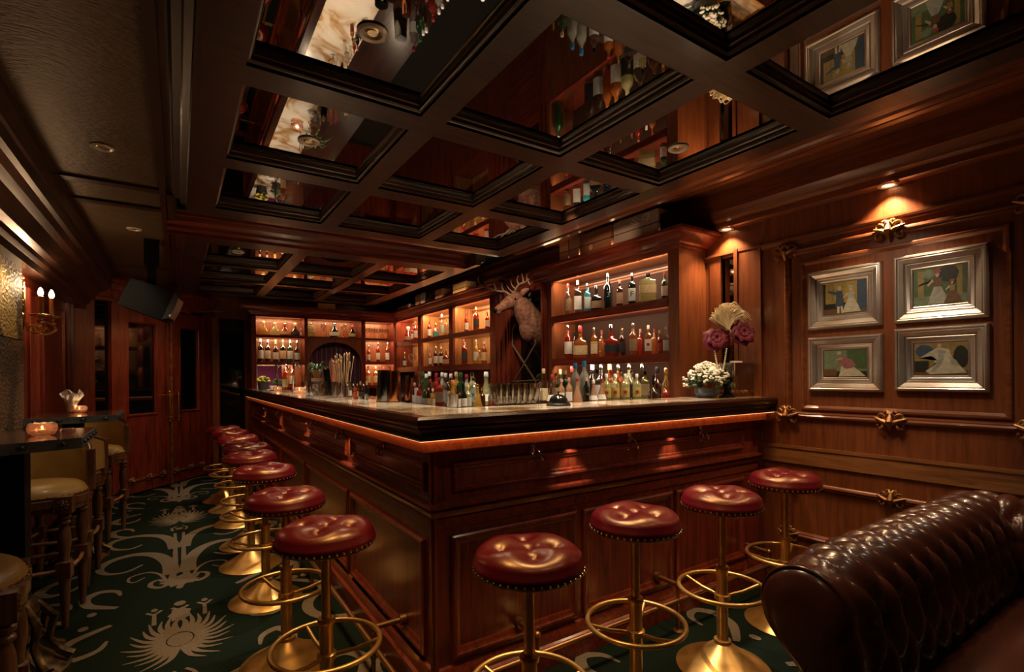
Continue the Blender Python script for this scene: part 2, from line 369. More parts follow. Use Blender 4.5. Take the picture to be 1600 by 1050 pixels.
    def build(s, name, mats, parent=None, smooth=35, loc=None, recalc=True):
        me = bpy.data.meshes.new(name)
        me.from_pydata([tuple(p) for p in s.v], [], s.f)
        if isinstance(mats, str): mats = [mats]
        for q in mats: me.materials.append(MATS[q])
        if len(mats) > 1: me.polygons.foreach_set('material_index', s.m)
        if recalc:
            bm = bmesh.new(); bm.from_mesh(me); bmesh.ops.recalc_face_normals(bm, faces=bm.faces); bm.to_mesh(me); bm.free()
        if smooth:
            me.polygons.foreach_set('use_smooth', [True] * len(me.polygons)); me.set_sharp_from_angle(angle=R(smooth))
        me.update()
        o = bpy.data.objects.new(name, me); COL.objects.link(o)
        if parent: o.parent = parent
        if loc: o.location = loc
        return o
def empty(name, label, cat, loc=(0, 0, 0), rz=0, group=None, scale=None):
    o = bpy.data.objects.new(name, None); COL.objects.link(o); o.empty_display_size = 0.1
    o.location = loc; o.rotation_euler = (0, 0, rz); o['label'] = label; o['category'] = cat
    if group: o['group'] = group
    if scale: o.scale = (scale,) * 3
    return o
def tag(o, label, cat, group=None):
    o['label'] = label; o['category'] = cat
    if group: o['group'] = group
    return o
def struct(o): o['kind'] = 'structure'; return o
def copy_tree(o, parent=None):
    c = o.copy(); COL.objects.link(c)
    if parent: c.parent = parent; c.matrix_parent_inverse = o.matrix_parent_inverse.copy()
    for ch in list(o.children): copy_tree(ch, c)
    return c
def dup(root, loc, rz, label, group=None, scale=None):
    r = copy_tree(root); r.location = loc; r.rotation_euler = (0, 0, rz); r['label'] = label
    if group: r['group'] = group
    if scale: r.scale = (scale,) * 3
    return r
# moulding profiles for panels: (inset, height)
RAISE = [(0, 0), (0, 0.012), (0.010, 0.016), (0.018, 0.010), (0.024, 0.012), (0.030, 0.004), (0.034, 0.0)]
SLIM = [(0, 0), (0, 0.007), (0.008, 0.010), (0.014, 0.004), (0.018, 0.0)]
def text_mesh(name, body, size, m, parent, M, ext=0.0006):
    cu = bpy.data.curves.new(name, 'FONT'); cu.body = body; cu.size = size; cu.extrude = ext; cu.align_x = 'CENTER'; cu.align_y = 'CENTER'; cu.resolution_u = 2
    o = bpy.data.objects.new(name, cu); COL.objects.link(o)
    dg = bpy.context.evaluated_depsgraph_get(); me = bpy.data.meshes.new_from_object(o.evaluated_get(dg))
    bpy.data.objects.remove(o); me.materials.clear(); me.materials.append(MATS[m]); me.transform(M)
    r = bpy.data.objects.new(name, me); COL.objects.link(r); r.parent = parent
    return r

# ================================================================ STRUCTURE
WX = 3.10          # right wall
# ---- floor with the carpet's scroll pattern
mb = MB(); mb.mi = 0
mb.box((-0.95, -2.0, -0.05), (3.2, 8.2, 0.0)); mb.mi = 1
def smooth_pts(pts, n=8):
    P = [Vector((*p, 0)) if len(p) == 2 else Vector(p) for p in pts]; out = []
    for i in range(len(P) - 1):
        p0, p1, p2, p3 = P[max(i-1, 0)], P[i], P[i+1], P[min(i+2, len(P)-1)]
        for k in range(n):
            t = k / n
            out.append(0.5*((2*p1) + (p2-p0)*t + (2*p0-5*p1+4*p2-p3)*t*t + (3*p1-p0-3*p2+p3)*t**3))
    out.append(P[-1]); return out
ZC = [0]
def ribbon(pts, w0, w1=None, wm=None, cx=0, cy=0, mx=1):
    ZC[0] = (ZC[0] + 1) % 80; z = .0012 + ZC[0]*.00003
    c = smooth_pts(pts, 6); n = len(c); rows = []
    for i, p in enumerate(c):
        t = c[min(i+1, n-1)] - c[max(i-1, 0)]; t.z = 0; t.normalize(); q = Vector((-t.y, t.x, 0)); u = i / (n-1)
        w = w0 + ((w1 if w1 is not None else w0) - w0) * u
        if wm: w = w0 + (wm - w0) * math.sin(PI*u) if u < 0.5 else (w1 or w0) + (wm - (w1 or w0)) * math.sin(PI*u)
        a, b_ = p + q*w/2, p - q*w/2
        rows.append([(cx + mx*a.x, cy + a.y, z), (cx + mx*b_.x, cy + b_.y, z)])
    mb.grid(rows)
def blob(x, y, rx, ry, n=14, spikes=0, sp=0.3):
    ZC[0] = (ZC[0] + 1) % 80; z = .0013 + ZC[0]*.00003
    k = n if not spikes else spikes * 2
    pts = [(x + rx*(1 + (sp if spikes and i % 2 else 0))*math.cos(2*PI*i/k), y + ry*(1 + (sp if spikes and i % 2 else 0))*math.sin(2*PI*i/k), z) for i in range(k)]
    c = mb.av((x, y, z)); ids = [mb.av(p) for p in pts]
    for i in range(k): mb.af((c, ids[i], ids[(i+1) % k]))
def motif(cx, cy):
    for s in (-1, 1):
        A = dict(cx=cx, cy=cy, mx=s)
        ribbon([(.045, .02), (.028, .3), (.026, .7), (.03, 1.2)], .045, .02, **A)
        ribbon([(.045, .15), (.065, .42), (.15, .66), (.28, .75), (.41, .68), (.455, .52), (.40, .39), (.30, .37), (.215, .47)], .10, .018, **A)
        ribbon([(.03, .75), (.06, 1.0), (.14, 1.19), (.29, 1.285), (.42, 1.24), (.46, 1.10), (.40, .97), (.31, .93), (.24, 1.0)], .085, .018, **A)
        ribbon([(.075, .05), (.11, .19), (.18, .275), (.265, .24), (.275, .16), (.24, .12), (.19, .18)], .022, .012, **A)
        ribbon([(.05, -.02), (.10, -.07), (.15, -.02), (.15, .05), (.11, .08), (.095, .03)], .035, .02, **A)
        # medallion petals
        for k in range(13):
            a = R(-78 + k * 13.0); r0, r1 = .06, .215 + .025 * (k % 2)
            da = R(16)
            ribbon([(r0*math.cos(a), 1.74 + 1.35*r0*math.sin(a)), (.15*math.cos(a+da*.2), 1.74 + 1.35*.15*math.sin(a+da*.2)), (r1*math.cos(a+da), 1.74 + 1.35*r1*math.sin(a+da))], .043, .004, **A)
        ribbon([(.115, 1.98), (.118, 2.13)], .022, .018, **A); ribbon([(.085, 2.17), (.12, 2.13), (.155, 2.17)], .018, .018, **A)
        blob(cx + s*.12, cy + 2.19, .016, .024)
        ribbon([(.045, 1.28), (.055, 1.36), (.02, 1.42)], .02, .015, **A)
        # scrolls in the side columns
        for (sx, sy, k, d) in ((.40, 1.43, .9, 1), (.40, 1.94, 1.15, -1), (.385, 2.52, 1.05, 1), (.62, .30, 1.2, -1), (.60, -.17, 1.0, 1), (.62, 1.0, 1.1, 1), (.66, 2.05, 1.0, -1)):
            pts = [(-.085*k, .02*d), (-.06*k, .11*d), (.02*k, .15*d), (.075*k, .07*d), (.05*k, -.05*d), (-.03*k, -.13*d), (-.085*k, -.17*d)]
            ribbon([(sx + p[0], sy + p[1]) for p in pts], .012, .03, wm=.055, cx=cx, cy=cy, mx=s)
            blob(cx + s*(sx + .02), cy + sy - .20*d, .022, .03)
        ribbon([(.77 + .17*math.cos(t), 1.72 + .20*math.sin(t)) for t in [R(q) for q in range(40, 331, 29)]], .03, .03, wm=.06, **A)
        ribbon([(.80 + .07*math.cos(t), .9 + .12*math.sin(t)) for t in [R(q) for q in range(0, 320, 29)]], .02, .03, **A)
    blob(cx, cy + 1.74, .055, .075); blob(cx, cy + 1.34, .03, .035)
    blob(cx, cy, .085, .085, spikes=11, sp=.35); blob(cx, cy - .12, .02, .035)
    blob(cx, cy + 2.06, .045, .08, spikes=7, sp=.3); ribbon([(-.04, 2.17), (0, 2.13), (.04, 2.17)], .02, .02, cx=cx, cy=cy); blob(cx, cy + 2.22, .03, .035)
for cy in (-1.34, 1.28, 3.90, 6.52): motif(0.0, cy)
for cy in (-0.9, ): motif(1.95, cy)
floor = struct(mb.build('floor', ['carpet', 'carpet_pattern'], smooth=0, recalc=False))

mb = MB(); mb.box((1.421, 2.601, 0.0), (2.809, 7.499, .008)); struct(mb.build('floor_service', 'service_floor'))
# ---- ornament: acanthus clasp of gilt curls
def ornament(mb, O, U, V, N, k=1.0):
    O, U, V, N = map(Vector, (O, U, V, N))
    def P(a, b, c): return O + U*a*k + V*b*k + N*c*k
    for s in (-1, 1):
        for (bx, by, r, a0, a1) in ((.030, .014, .014, 200, -80), (.034, -.018, .012, 160, 400), (.014, .030, .010, 250, 20)):
            pts = [P(s*(bx + r*(1-q/9*.45)*math.cos(R(a0+(a1-a0)*q/8))), by + r*(1-q/9*.45)*math.sin(R(a0+(a1-a0)*q/8)), .010+.004*math.sin(q)) for q in range(9)]
            mb.tube(pts, [(.0065 - .0004*q)*k for q in range(9)], 6)
        mb.tube([P(0, -.01, .012), P(s*.022, .0, .018), P(s*.05, .012, .008)], [.009*k, .008*k, .003*k], 6)
    mb.tube([P(0, -.035, .008), P(0, 0, .022), P(0, .035, .008)], [.004*k, .012*k, .004*k], 7)

# ---- right wall with picture panel, lower panel, pilaster, mirror strip
mb = MB(); mb.box((WX, -2.0, 0), (WX + .1, 8.2, 2.7))
wr = struct(mb.build('wall_right', 'walnut_z'))
Ow, Uw, Vw, Nw = (WX, 0, 0), (0, 1, 0), (0, 0, 1), (-1, 0, 0)
mb = MB(); mb.box((WX - .012, -2.0, .755), (WX + .01, 1.80, .85)); mb.box((WX - .018, -2.0, .845), (WX + .01, 1.80, .862))
struct(mb.build('trim_1', 'honey_y'))
mb = MB()
OUT = [(0, 0), (0, .014), (.008, .022), (.016, .024), (.024, .016), (.030, .018), (.036, .010), (.040, 0)]
INN = [(0, 0), (0, .010), (.012, .013), (.022, .004), (.030, -.004)]
mb.frame(Ow, Uw, Vw, Nw, .555, 1.030, 1.655, 2.045, OUT)
struct(mb.build('trim_2', 'walnut_y'))
mb = MB(); mb.frame(Ow, Uw, Vw, Nw, .648, 1.080, 1.562, 1.962, [(0, 0), (0, .008), (.006, .014), (.016, .014), (.022, .008), (.028, .004), (.030, .001)]); struct(mb.build('trim_3', 'walnut_y'))
mb = MB(); mb.frame(Ow, Uw, Vw, Nw, .555, .315, 1.655, .655, OUT); mb.frame(Ow, Uw, Vw, Nw, -.72, .315, .38, .655, OUT); mb.frame(Ow, Uw, Vw, Nw, -.72, 1.03, .38, 2.045, OUT)
struct(mb.build('trim_4', 'walnut_y'))
mb = MB(); mb.box((WX - .020, 1.80, 0), (WX + .01, 1.98, 2.12)); mb.box((WX - .028, 1.955, 0), (WX + .01, 1.98, 2.12)); mb.box((WX - .010, 2.07, 0), (WX + .01, 2.17, 2.12))
struct(mb.build('trim_5', 'walnut_z'))
mb = MB(); mb.box((WX - .004, 1.98, .9), (WX + .01, 2.07, 2.10)); mb.box((WX - .02, 2.068, .9), (WX, 2.078, 2.1)); struct(mb.build('mirror_strip', 'mirror_wall'))
# wall crown & frieze
mb = MB()
mb.sweep((WX, -2.0, 0), (WX, 8.2, 0), (-1, 0, 0), (0, 0, 1), [(0, 2.075), (.012, 2.08), (.014, 2.092), (.024, 2.10), (.024, 2.112), (.004, 2.118), (0, 2.118)])
mb.sweep((WX, -2.0, 0), (WX, 8.2, 0), (-1, 0, 0), (0, 0, 1), [(0, 2.265), (.04, 2.265), (.055, 2.275), (.055, 2.31), (.075, 2.325), (.085, 2.36), (.10, 2.375), (.10, 2.50), (0, 2.50)])
struct(mb.build('trim_6', 'walnut_y'))
# acanthus clasps
for (y, z) in ((1.64, 2.03), (1.105, 2.035), (1.64, 1.045), (1.105, 1.045), (.57, 2.03), (.57, 1.045), (1.64, .33), (1.105, .64), (1.105, .33), (1.64, .64), (.57, .64)):
    mb = MB(); ornament(mb, (WX - .014, y, z), Uw, Vw, Nw, 1.25 if z < .7 else 1.4)
    o = mb.build('gilt_ornament', 'gilt', parent=wr)

# ---- left wall (wood panelling), relief panels, bulkhead above
LX = -.86
mb = MB(); mb.box((LX - .1, -2.0, 0), (LX, 6.52, 2.7)); wl = struct(mb.build('wall_left', 'mahogany_z'))
Ol, Ul, Vl, Nl = (LX, 0, 0), (0, 1, 0), (0, 0, 1), (1, 0, 0)
mb = MB()
for (a, b_) in ((4.46, 4.60), (4.72, 4.98), (5.12, 6.0)):
    mb.frame(Ol, Ul, Vl, Nl, a, .95, b_, 1.93, [(0, 0), (0, .014), (.010, .020), (.022, .012), (.030, .004), (.034, 0)])
mb.box((LX, 6.12, 0), (LX + .03, 6.20, 2.0)); mb.box((LX, 6.22, 0), (LX + .045, 6.25, 2.0)); mb.box((LX, 4.40, 0), (LX + .02, 4.44, 2.0))
struct(mb.build('trim_7', 'mahogany_z'))
for i, (y0, y1, z0, z1, mt) in enumerate(((2.2, 4.36, 1.548, 2.0, 'relief_gold'), (2.2, 4.38, .6, 1.54, 'relief_tan'))):
    mb = MB(); mb.box((LX + .002, y0, z0), (LX + .045, y1, z1)); o = mb.build('wall_relief_panel', mt)
    tag(o, 'rough gold leaf relief panel on the left wall, the upper one' if i == 0 else 'rough tan relief panel on the left wall, the lower one behind the table', 'wall panel')
mb = MB()  # bulkhead profile (x, z)
mb.sweep((0, -2, 0), (0, 6.9, 0), (1, 0, 0), (0, 0, 1), [(LX, 2.0), (-.76, 2.0), (-.76, 2.05), (-.74, 2.07), (-.735, 2.10), (-.70, 2.115), (-.66, 2.20), (-.62, 2.215), (-.60, 2.25), (-.575, 2.255), (-.575, 2.32), (-.565, 2.33), (-.56, 2.38), (-.55, 2.40), (-.55, 2.7), (LX, 2.7)])
struct(mb.build('trim_8', 'dark_y'))

# ---- diagonal wall with the double door
DP = Vector((-.49, 6.95, 0)); DU = Vector((math.sin(R(40)), math.cos(R(40)), 0)); DV = Vector((0, 0, 1)); DN = Vector((DU.y, -DU.x, 0))
mb = MB(); mb.obox(DP, DU, DV, DN, -.66, 0, -.12, 1.62, 2.7, -.03); struct(mb.build('wall_diagonal', 'mahogany_z'))
mb = MB()
mb.obox(DP, DU, DV, DN, -.60, 0, -.04, -.36, 2.2, .02); mb.obox(DP, DU, DV, DN, -.18, 0, -.04, -.01, 2.2, .03)
mb.obox(DP, DU, DV, DN, 1.27, 0, -.04, 1.33, 2.2, .03); mb.obox(DP, DU, DV, DN, -.60, 2.12, -.04, 1.6, 2.7, .03)
mb.sweep(DP - DU*.6, DP + DU*1.6, DN, DV, [(.03, 2.12), (.05, 2.12), (.05, 2.15), (.035, 2.16), (.035, 2.24), (.06, 2.26), (.075, 2.31), (.09, 2.32), (.09, 2.36), (.03, 2.36)])
struct(mb.build('trim_9', 'mahogany_z'))
mb = MB(); mb.obox(DP, DU, DV, DN, -.36, .0, -.03, -.18, 2.12, -.012); mb.obox(DP, DU, DV, DN, 1.33, 0, -.03, 1.6, 2.12, -.012); struct(mb.build('window_1', 'black_glass'))
for i, (a, b_, hs) in enumerate(((.0, .625, .50), (.635, 1.26, .74))):
    mb = MB()
    mb.obox(DP, DU, DV, DN, a, .02, -.035, b_, .90, .0); mb.obox(DP, DU, DV, DN, a, 1.92, -.035, b_, 2.11, .0)
    g0, g1 = (a + .05, b_ - .20) if i == 0 else (a + .16, b_ - .16)
    mb.obox(DP, DU, DV, DN, a, .90, -.035, g0, 1.92, .0); mb.obox(DP, DU, DV, DN, g1, .90, -.035, b_, 1.92, .0)
    mb.frame(DP, DU, DV, DN, g0 - .02, .88, g1 + .02, 1.94, [(0, 0), (0, .012), (.012, .016), (.020, .004), (.024, -.02)])
    for q in ((a, a + .03), (b_ - .06, b_ - .02)): mb.obox(DP, DU, DV, DN, q[0], .02, 0, q[1], 2.11, .014)
    d = struct(mb.build('door_%d' % (i + 1), 'mahogany_z'))
    m2 = MB(); m2.obox(DP, DU, DV, DN, g0, .90, -.03, g1, 1.92, -.02); m2.build('glass_pane', 'black_glass', d)
    m2 = MB(); m2.obox(DP, DU, DV, DN, a + .05, .15, 0, b_ - .10, .175, .012); m2.build('kick_moulding', 'gilt', d)
    for s in (a + .07, (a + b_)/2, b_ - .12):
        m2 = MB(); ornament(m2, DP + DU*s + DV*.165 + DN*.01, DU, DV, DN, 1.0); m2.build('gilt_ornament', 'gilt', d)
    H = DP + DU*(.565 if i == 0 else .70) + DN*.055
    m2 = MB(); m2.tube([H + DV*.80, H + DV*1.13], .015, 10)
    for z in (.83, 1.10):
        m2.tube([H + DV*z, H + DV*z - DN*.055], .007, 8); m2.ball(H + DV*z, .017, 10, 6)
    for z in (.79, 1.14): m2.ball(H + DV*z, .015, 10, 6)
    m2.build('door_handle', 'brass', d)
m2 = MB(); m2.obox(DP, DU, DV, DN, .618, .0, -.01, .645, 2.11, .028); struct(m2.build('trim_10', 'gilt'))
# door closer
dc = empty('door_closer', 'metal door closer arm above the right leaf of the double door', 'door closer', DP + DU*1.02 + DN*.03 + DV*2.10)
m2 = MB(); m2.obox((0, 0, 0), DU, DV, DN, -.12, .0, 0, .08, .05, .05); m2.build('body', 'steel', dc)
m2 = MB(); m2.tube([DN*.03 + DV*.05, DN*.16 + DV*.07 + DU*.05, DN*.25 + DV*.085 + DU*.22], .008, 8); m2.build('arm', 'nail', dc)

# ---- back wall
mb = MB(); mb.box((-.1, 8.0, 0), (3.2, 8.1, 2.7)); struct(mb.build('wall_back', 'mahogany_z'))
mb = MB()
mb.box((.30, 7.97, 0), (.46, 8.0, 2.13)); mb.box((.80, 7.97, 0), (.90, 8.0, 2.13)); mb.box((.3, 7.97, 2.13), (.95, 8.0, 2.7)); mb.box((.3, 7.965, .44), (.9, 8.0, .50)); mb.box((.46, 7.97, 0), (.80, 8.0, .08))
mb.frame((0, 7.97, 0), (1, 0, 0), (0, 0, 1), (0, -1, 0), .46, .50, .80, 2.13, [(-.02, 0), (-.02, .01), (.01, .012), (.02, .0), (.02, -.02)])
struct(mb.build('trim_11', 'walnut_z'))
mb = MB(); mb.box((.46, 7.975, .08), (.80, 7.99, .44)); mb.box((.46, 7.975, .50), (.80, 7.99, 2.13)); struct(mb.build('window_2', 'black_glass'))
mb = MB(); mb.box((-.95, -2.1, 0), (3.2, -2.0, 2.7)); struct(mb.build('wall_rear', 'dark_z'))

# ---- ceiling
mb = MB(); mb.box((-.95, -2.1, 2.62), (3.3, 8.2, 2.72)); struct(mb.build('ceiling', 'soft_black'))
mb = MB(); mb.box((-.57, -2, 2.42), (-.06, 7.3, 2.45)); struct(mb.build('ceiling_panel', 'bronze_panel'))
mb = MB()
for y in (3.62, 4.03): mb.box((-.56, y, 2.405), (-.05, y + .07, 2.425))
mb.box((-.56, -2, 2.41), (-.53, 7.3, 2.43)); mb.box((-.085, -2, 2.40), (-.05, 7.3, 2.43))
mb.box((-.56, 6.2, 2.405), (-.05, 6.28, 2.425)); struct(mb.build('trim_12', 'dark_y'))
KS = 1.084
BZ, MZ = 2.33, 2.378
XE = [(.195, .813), (.921, 1.518), (1.626, 2.211)]
MOULD = [(0, 0), (0, .012), (.006, .017), (.012, .019), (.014, .032), (.019, .036), (.022, .048)]
def coffer(n, YE, y0, y1, sides):
    mb = MB(); xs = [.087] + [q for e in XE for q in e] + [2.32]
    # beams along Y (border + two), then cross pieces between them
    for k in range(0, 8, 2): mb.box((xs[k], y0, BZ), (xs[k+1], y1, MZ + .03))
    ys = [y0] + [q for e in YE for q in e] + [y1]
    for k in range(0, len(ys), 2):
        for (a, b_) in XE: mb.box((a, ys[k], BZ + .0005), (b_, ys[k+1], MZ + .03))
    for (a, b_) in XE:
        for (c, d) in YE: mb.frame((0, 0, BZ), (1, 0, 0), (0, 1, 0), (0, 0, 1), a, c, b_, d, MOULD)
    struct(mb.build('trim_%d' % n, 'dark_x'))
    mb = MB()
    for (a, b_) in XE:
        for (c, d) in YE: mb.box((a - .002, c - .002, MZ), (b_ + .002, d + .002, MZ + .01))
    struct(mb.build('ceiling_mirror', 'mirror'))
Y1 = [(a*KS, b_*KS) for a, b_ in ((-1.30, -.70), (-.58, .10), (.22, .92), (1.035, 1.725), (1.845, 2.50), (2.62, 3.27))]
Y2 = [(a*KS, b_*KS) for a, b_ in ((4.18, 4.88), (4.98, 5.65), (5.75, 6.50))]
coffer(13, Y1, -1.7, 3.40*KS, 0)
coffer(14, Y2, 4.0*KS, 6.64*KS, 0)
mb = MB()   # side cornices of the coffers
LP = [(.087, BZ), (.05, BZ), (.045, BZ + .02), (.022, BZ + .03), (.016, BZ + .06), (-.01, BZ + .068), (-.02, BZ + .085), (-.055, BZ + .09), (-.055, BZ + .28), (.087, BZ + .28)]
mb.sweep((0, -1.7, 0), (0, 3.40*KS, 0), (1, 0, 0), (0, 0, 1), LP); mb.sweep((0, 4.0*KS, 0), (0, 6.64*KS, 0), (1, 0, 0), (0, 0, 1), LP)
mb.box((-.05, 3.4*KS, 2.46), (2.5, 4.0*KS, 2.62)); mb.box((-.055, 3.38*KS, 2.40), (-.01, 4.0*KS, 2.6))
struct(mb.build('trim_15', 'dark_y'))
mb = MB()
mb.sweep((-.055, 0, 0), (2.32, 0, 0), (0, 1, 0), (0, 0, 1), [(4.336 - .001 + o, BZ + z) for o, z in ((0, 0), (-.016, 0), (-.02, .022), (-.05, .038), (-.056, .058), (-.10, .078), (-.11, .105), (-.135, .11), (-.135, .132), (.02, .132))])
struct(mb.build('trim_16', 'mahogany_x'))
mb = MB()
mb.sweep((.0, 0, 0), (2.35, 0, 0), (0, 1, 0), (0, 0, 1), [(3.40*KS, BZ), (3.46*KS, BZ + .005), (3.47*KS, BZ + .03), (3.53*KS, BZ + .04), (3.54*KS, BZ + .06), (3.40*KS, BZ + .07)])
mb.sweep((.0, 0, 0), (2.35, 0, 0), (0, 1, 0), (0, 0, 1), [(6.64*KS, BZ), (6.68*KS, BZ), (6.70*KS, BZ + .03), (6.74*KS, BZ + .04), (6.75*KS, BZ + .10), (6.64*KS, BZ + .10)])
struct(mb.build('trim_17', 'dark_x'))
# right cornice and soffit
mb = MB()
RP = [(2.32, BZ), (2.365, BZ), (2.37, BZ + .018), (2.40, BZ + .025), (2.42, BZ + .045), (2.455, BZ + .05), (2.47, BZ + .03), (2.51, BZ + .03), (2.53, BZ + .06), (2.56, BZ + .065), (2.58, BZ + .085), (2.62, BZ + .09), (2.645, BZ + .17), (2.80, BZ + .17), (2.805, BZ + .148), (2.83, BZ + .14), (2.855, BZ + .148), (2.86, BZ + .17), (WX, BZ + .17), (WX, 2.6), (2.32, 2.6)]
mb.sweep((0, -1.7, 0), (0, 3.7, 0), (1, 0, 0), (0, 0, 1), RP)
struct(mb.build('trim_18', 'walnut_y'))
mb = MB(); mb.sweep((0, 4.1, 0), (0, 6.64*KS, 0), (1, 0, 0), (0, 0, 1), [(2.32, BZ), (2.37, BZ), (2.38, BZ + .03), (2.42, BZ + .04), (2.43, BZ + .10), (2.32, BZ + .12)]); struct(mb.build('trim_19', 'dark_y'))

# ---- recessed downlights
def downlight(x, y, z, label, lit=True):
    t = empty('ceiling_spotlight', label, 'ceiling light', (x, y, z), 0, 'recessed ceiling spotlights')
    m1 = MB(); m1.lathe([(.048, 0), (.048, -.004), (.040, -.009), (.030, -.006), (.026, .0)], 24); m1.build('trim_ring', 'downlight', t)
    m1 = MB(); m1.lathe([(.001, -.004), (.016, -.004), (.020, -.001), (.026, 0)], 18); m1.build('lens', 'lamp_glow' if lit else 'nail', t)
    t.location.z -= .001
    return t
downlight(.516, 1.555, MZ, 'round white spotlight in the mirrored ceiling cell nearest the top left', False)
downlight(2.00, 1.57, MZ, 'round spotlight in the mirrored ceiling cell beside the right cornice', False)
downlight(.506, 2.43, MZ, 'round white spotlight in the second mirrored cell on the left row', False)
downlight(.44, 4.9, MZ, 'small spotlight in the far mirrored coffer above the left end of the bar', False)
downlight(-.297, 3.12, 2.42, 'gold ringed spotlight in the near bronze ceiling panel', False)
downlight(-.265, 4.70, 2.42, 'small spotlight in the far bronze ceiling panel', False)
downlight(3.06, 1.10, 2.265, 'wall washing spotlight in the soffit above the four pictures')
downlight(3.06, 2.02, 2.265, 'wall washing spotlight in the soffit beside the right cabinet')

# ================================================================ BAR COUNTER
BX, BY = .83, 1.82
CT = 1.15            # counter top height
bar = empty('bar_counter', 'long mahogany bar counter with a glowing orange strip under its top', 'bar counter', (BX, BY, 0))
def rel(o, p): # parts are modelled in world coordinates: shift to the thing's base
    o.location = (-p.location[0], -p.location[1], -p.location[2]); return o
def outer(mb, prof, yend=7.5, xend=WX - .001, closed=False):
    rows = [[(BX - o, yend, z), (BX - o, BY - o, z), (xend, BY - o, z)] for o, z in prof]
    ids = mb.grid(rows, cv=closed)
def bpart(mb, name, m, smooth=35): return rel(mb.build(name, m, bar, smooth), bar)
mb = MB()
mb.box((BX, BY, .0), (1.42, 7.49, 1.05)); mb.box((1.42, BY, 0), (2.79, 2.60, 1.05)); mb.box((2.79, BY, 0), (WX - .001, 2.20, 1.05))
bpart(mb, 'body', 'mahogany_z')
mb = MB()
FL = ((BX, 0, 0), (0, 1, 0), (0, 0, 1), (-1, 0, 0)); FF = ((0, BY, 0), (1, 0, 0), (0, 0, 1), (0, -1, 0))
PF = [(0, 0), (0, .010), (.006, .016), (.014, .016), (.020, .008), (.030, .006), (.036, -.004), (.036, .0)]
PB = [(0, 0), (0, .012), (.008, .018), (.018, .018), (.026, .010), (.034, .008), (.044, 0)]
for a, b_ in ((1.885, 2.92), (3.01, 5.15), (5.28, 7.40)): mb.frame(*FL, a, .838, b_, .955, PF)
mb.frame(*FF, .91, .838, 2.90, .955, PF)
bpart(mb, 'upper_panel_moulding', 'mahogany_y')
mb = MB()
for a, b_ in ((1.90, 2.93), (2.99, 4.12), (4.19, 5.20), (5.27, 6.37), (6.46, 7.42)): mb.frame(*FL, a, .17, b_, .64, PB)
for a, b_ in ((.90, 1.55), (1.59, 2.23), (2.26, 2.90)): mb.frame(*FF, a, .17, b_, .665, PB)
mb.box((BX - .004, BY - .014, .13), (BX + .010, BY + .002, 1.0)); mb.box((BX - .014, BY - .004, .13), (BX, BY + .010, 1.0))
bpart(mb, 'lower_panel_moulding', 'mahogany_z')
mb = MB()
outer(mb, [(0, .738), (.010, .742), (.018, .755), (.020, .766), (.012, .772), (.022, .778), (.032, .786), (.030, .797), (.010, .802), (0, .803)])
outer(mb, [(.0, .66 + .03), (.006, .695), (.006, .735), (0, .738)])
bpart(mb, 'belt_moulding', 'mahogany_y')
mb = MB(); outer(mb, [(0, .15), (.012, .145), (.020, .125), (.022, .10), (.035, .09), (.035, 0)]); bpart(mb, 'plinth', 'mahogany_y')
mb = MB(); outer(mb, [(0, 1.012), (.070, 1.012), (.074, 1.016), (.074, 1.058), (0, 1.058)]); bpart(mb, 'apron', 'apron_red')
mb = MB(); outer(mb, [(0, 1.059), (.095, 1.059), (.098, 1.066), (.090, 1.074), (.082, 1.080), (.086, 1.088), (.098, 1.092), (.100, 1.10), (.096, 1.106), (.108, 1.112), (.112, 1.122), (.112, 1.140), (.104, 1.150), (.056, CT), (.056, 1.10), (0, 1.10)])
bpart(mb, 'top_edge_moulding', 'edge_black')
mb = MB(); outer(mb, [(.076, 1.0585), (.090, 1.0585), (.090, 1.0565), (.076, 1.0565)], closed=True); bpart(mb, 'light_strip', 'led')
mb = MB()
mb.box((BX - .0555, BY - .0555, 1.105), (1.07, 7.49, CT + .001)); mb.box((1.0705, BY - .0555, 1.105), (WX - .002, 2.10, CT + .001))
bpart(mb, 'stone_top', 'onyx')
mb = MB(); mb.box((1.05, 2.08, 1.04), (1.075, 7.49, 1.148)); mb.box((1.05, 2.08, 1.04), (WX - .002, 2.105, 1.148)); mb.box((BX, BY, 1.04), (1.05, 7.48, 1.10)); mb.box((1.05, BY, 1.04), (WX - .002, 2.08, 1.10)); bpart(mb, 'backing_board', 'edge_black')
mb = MB(); mb.box((1.076, 2.106, 1.05), (1.42, 7.49, 1.13)); mb.box((1.42, 2.106, 1.05), (2.79, 2.60, 1.13)); mb.box((2.79, 2.106, 1.05), (WX - .02, 2.20, 1.13)); bpart(mb, 'back_ledge', 'edge_black')
# foot rail
mb = MB(); FR = .145
mb.tube([(BX - FR, 7.42, .155), (BX - FR, BY - FR + .03, .155), (BX - FR + .03, BY - FR, .155), (WX - .03, BY - FR, .155)], .012, 12)
bpart(mb, 'foot_rail', 'bronze_edge')
for (x, y, d) in [(BX, y, 'x') for y in (2.12, 3.3, 4.6, 5.9, 7.1)] + [(x, BY, 'y') for x in (1.22, 2.10, 2.93)]:
    mb = MB()
    q = (x - FR, y) if d == 'x' else (x, y - FR); w = (x - .03, y) if d == 'x' else (x, y - .03)
    mb.tube([(*w, .235), (*q, .235)], .012, 10); mb.ball((*q, .235), .017, 10, 6); mb.tube([(*q, .235), (*q, .0)], .008, 8); mb.lathe([(.028, 0), (.028, .006), (.01, .012)], 14, (*q, 0)); mb.tube([(*w, .235), (w[0] + (.028 if d == 'x' else 0), w[1] + (.028 if d == 'y' else 0), .235)], .022, 12)
    bpart(mb, 'rail_bracket', 'bronze_edge')
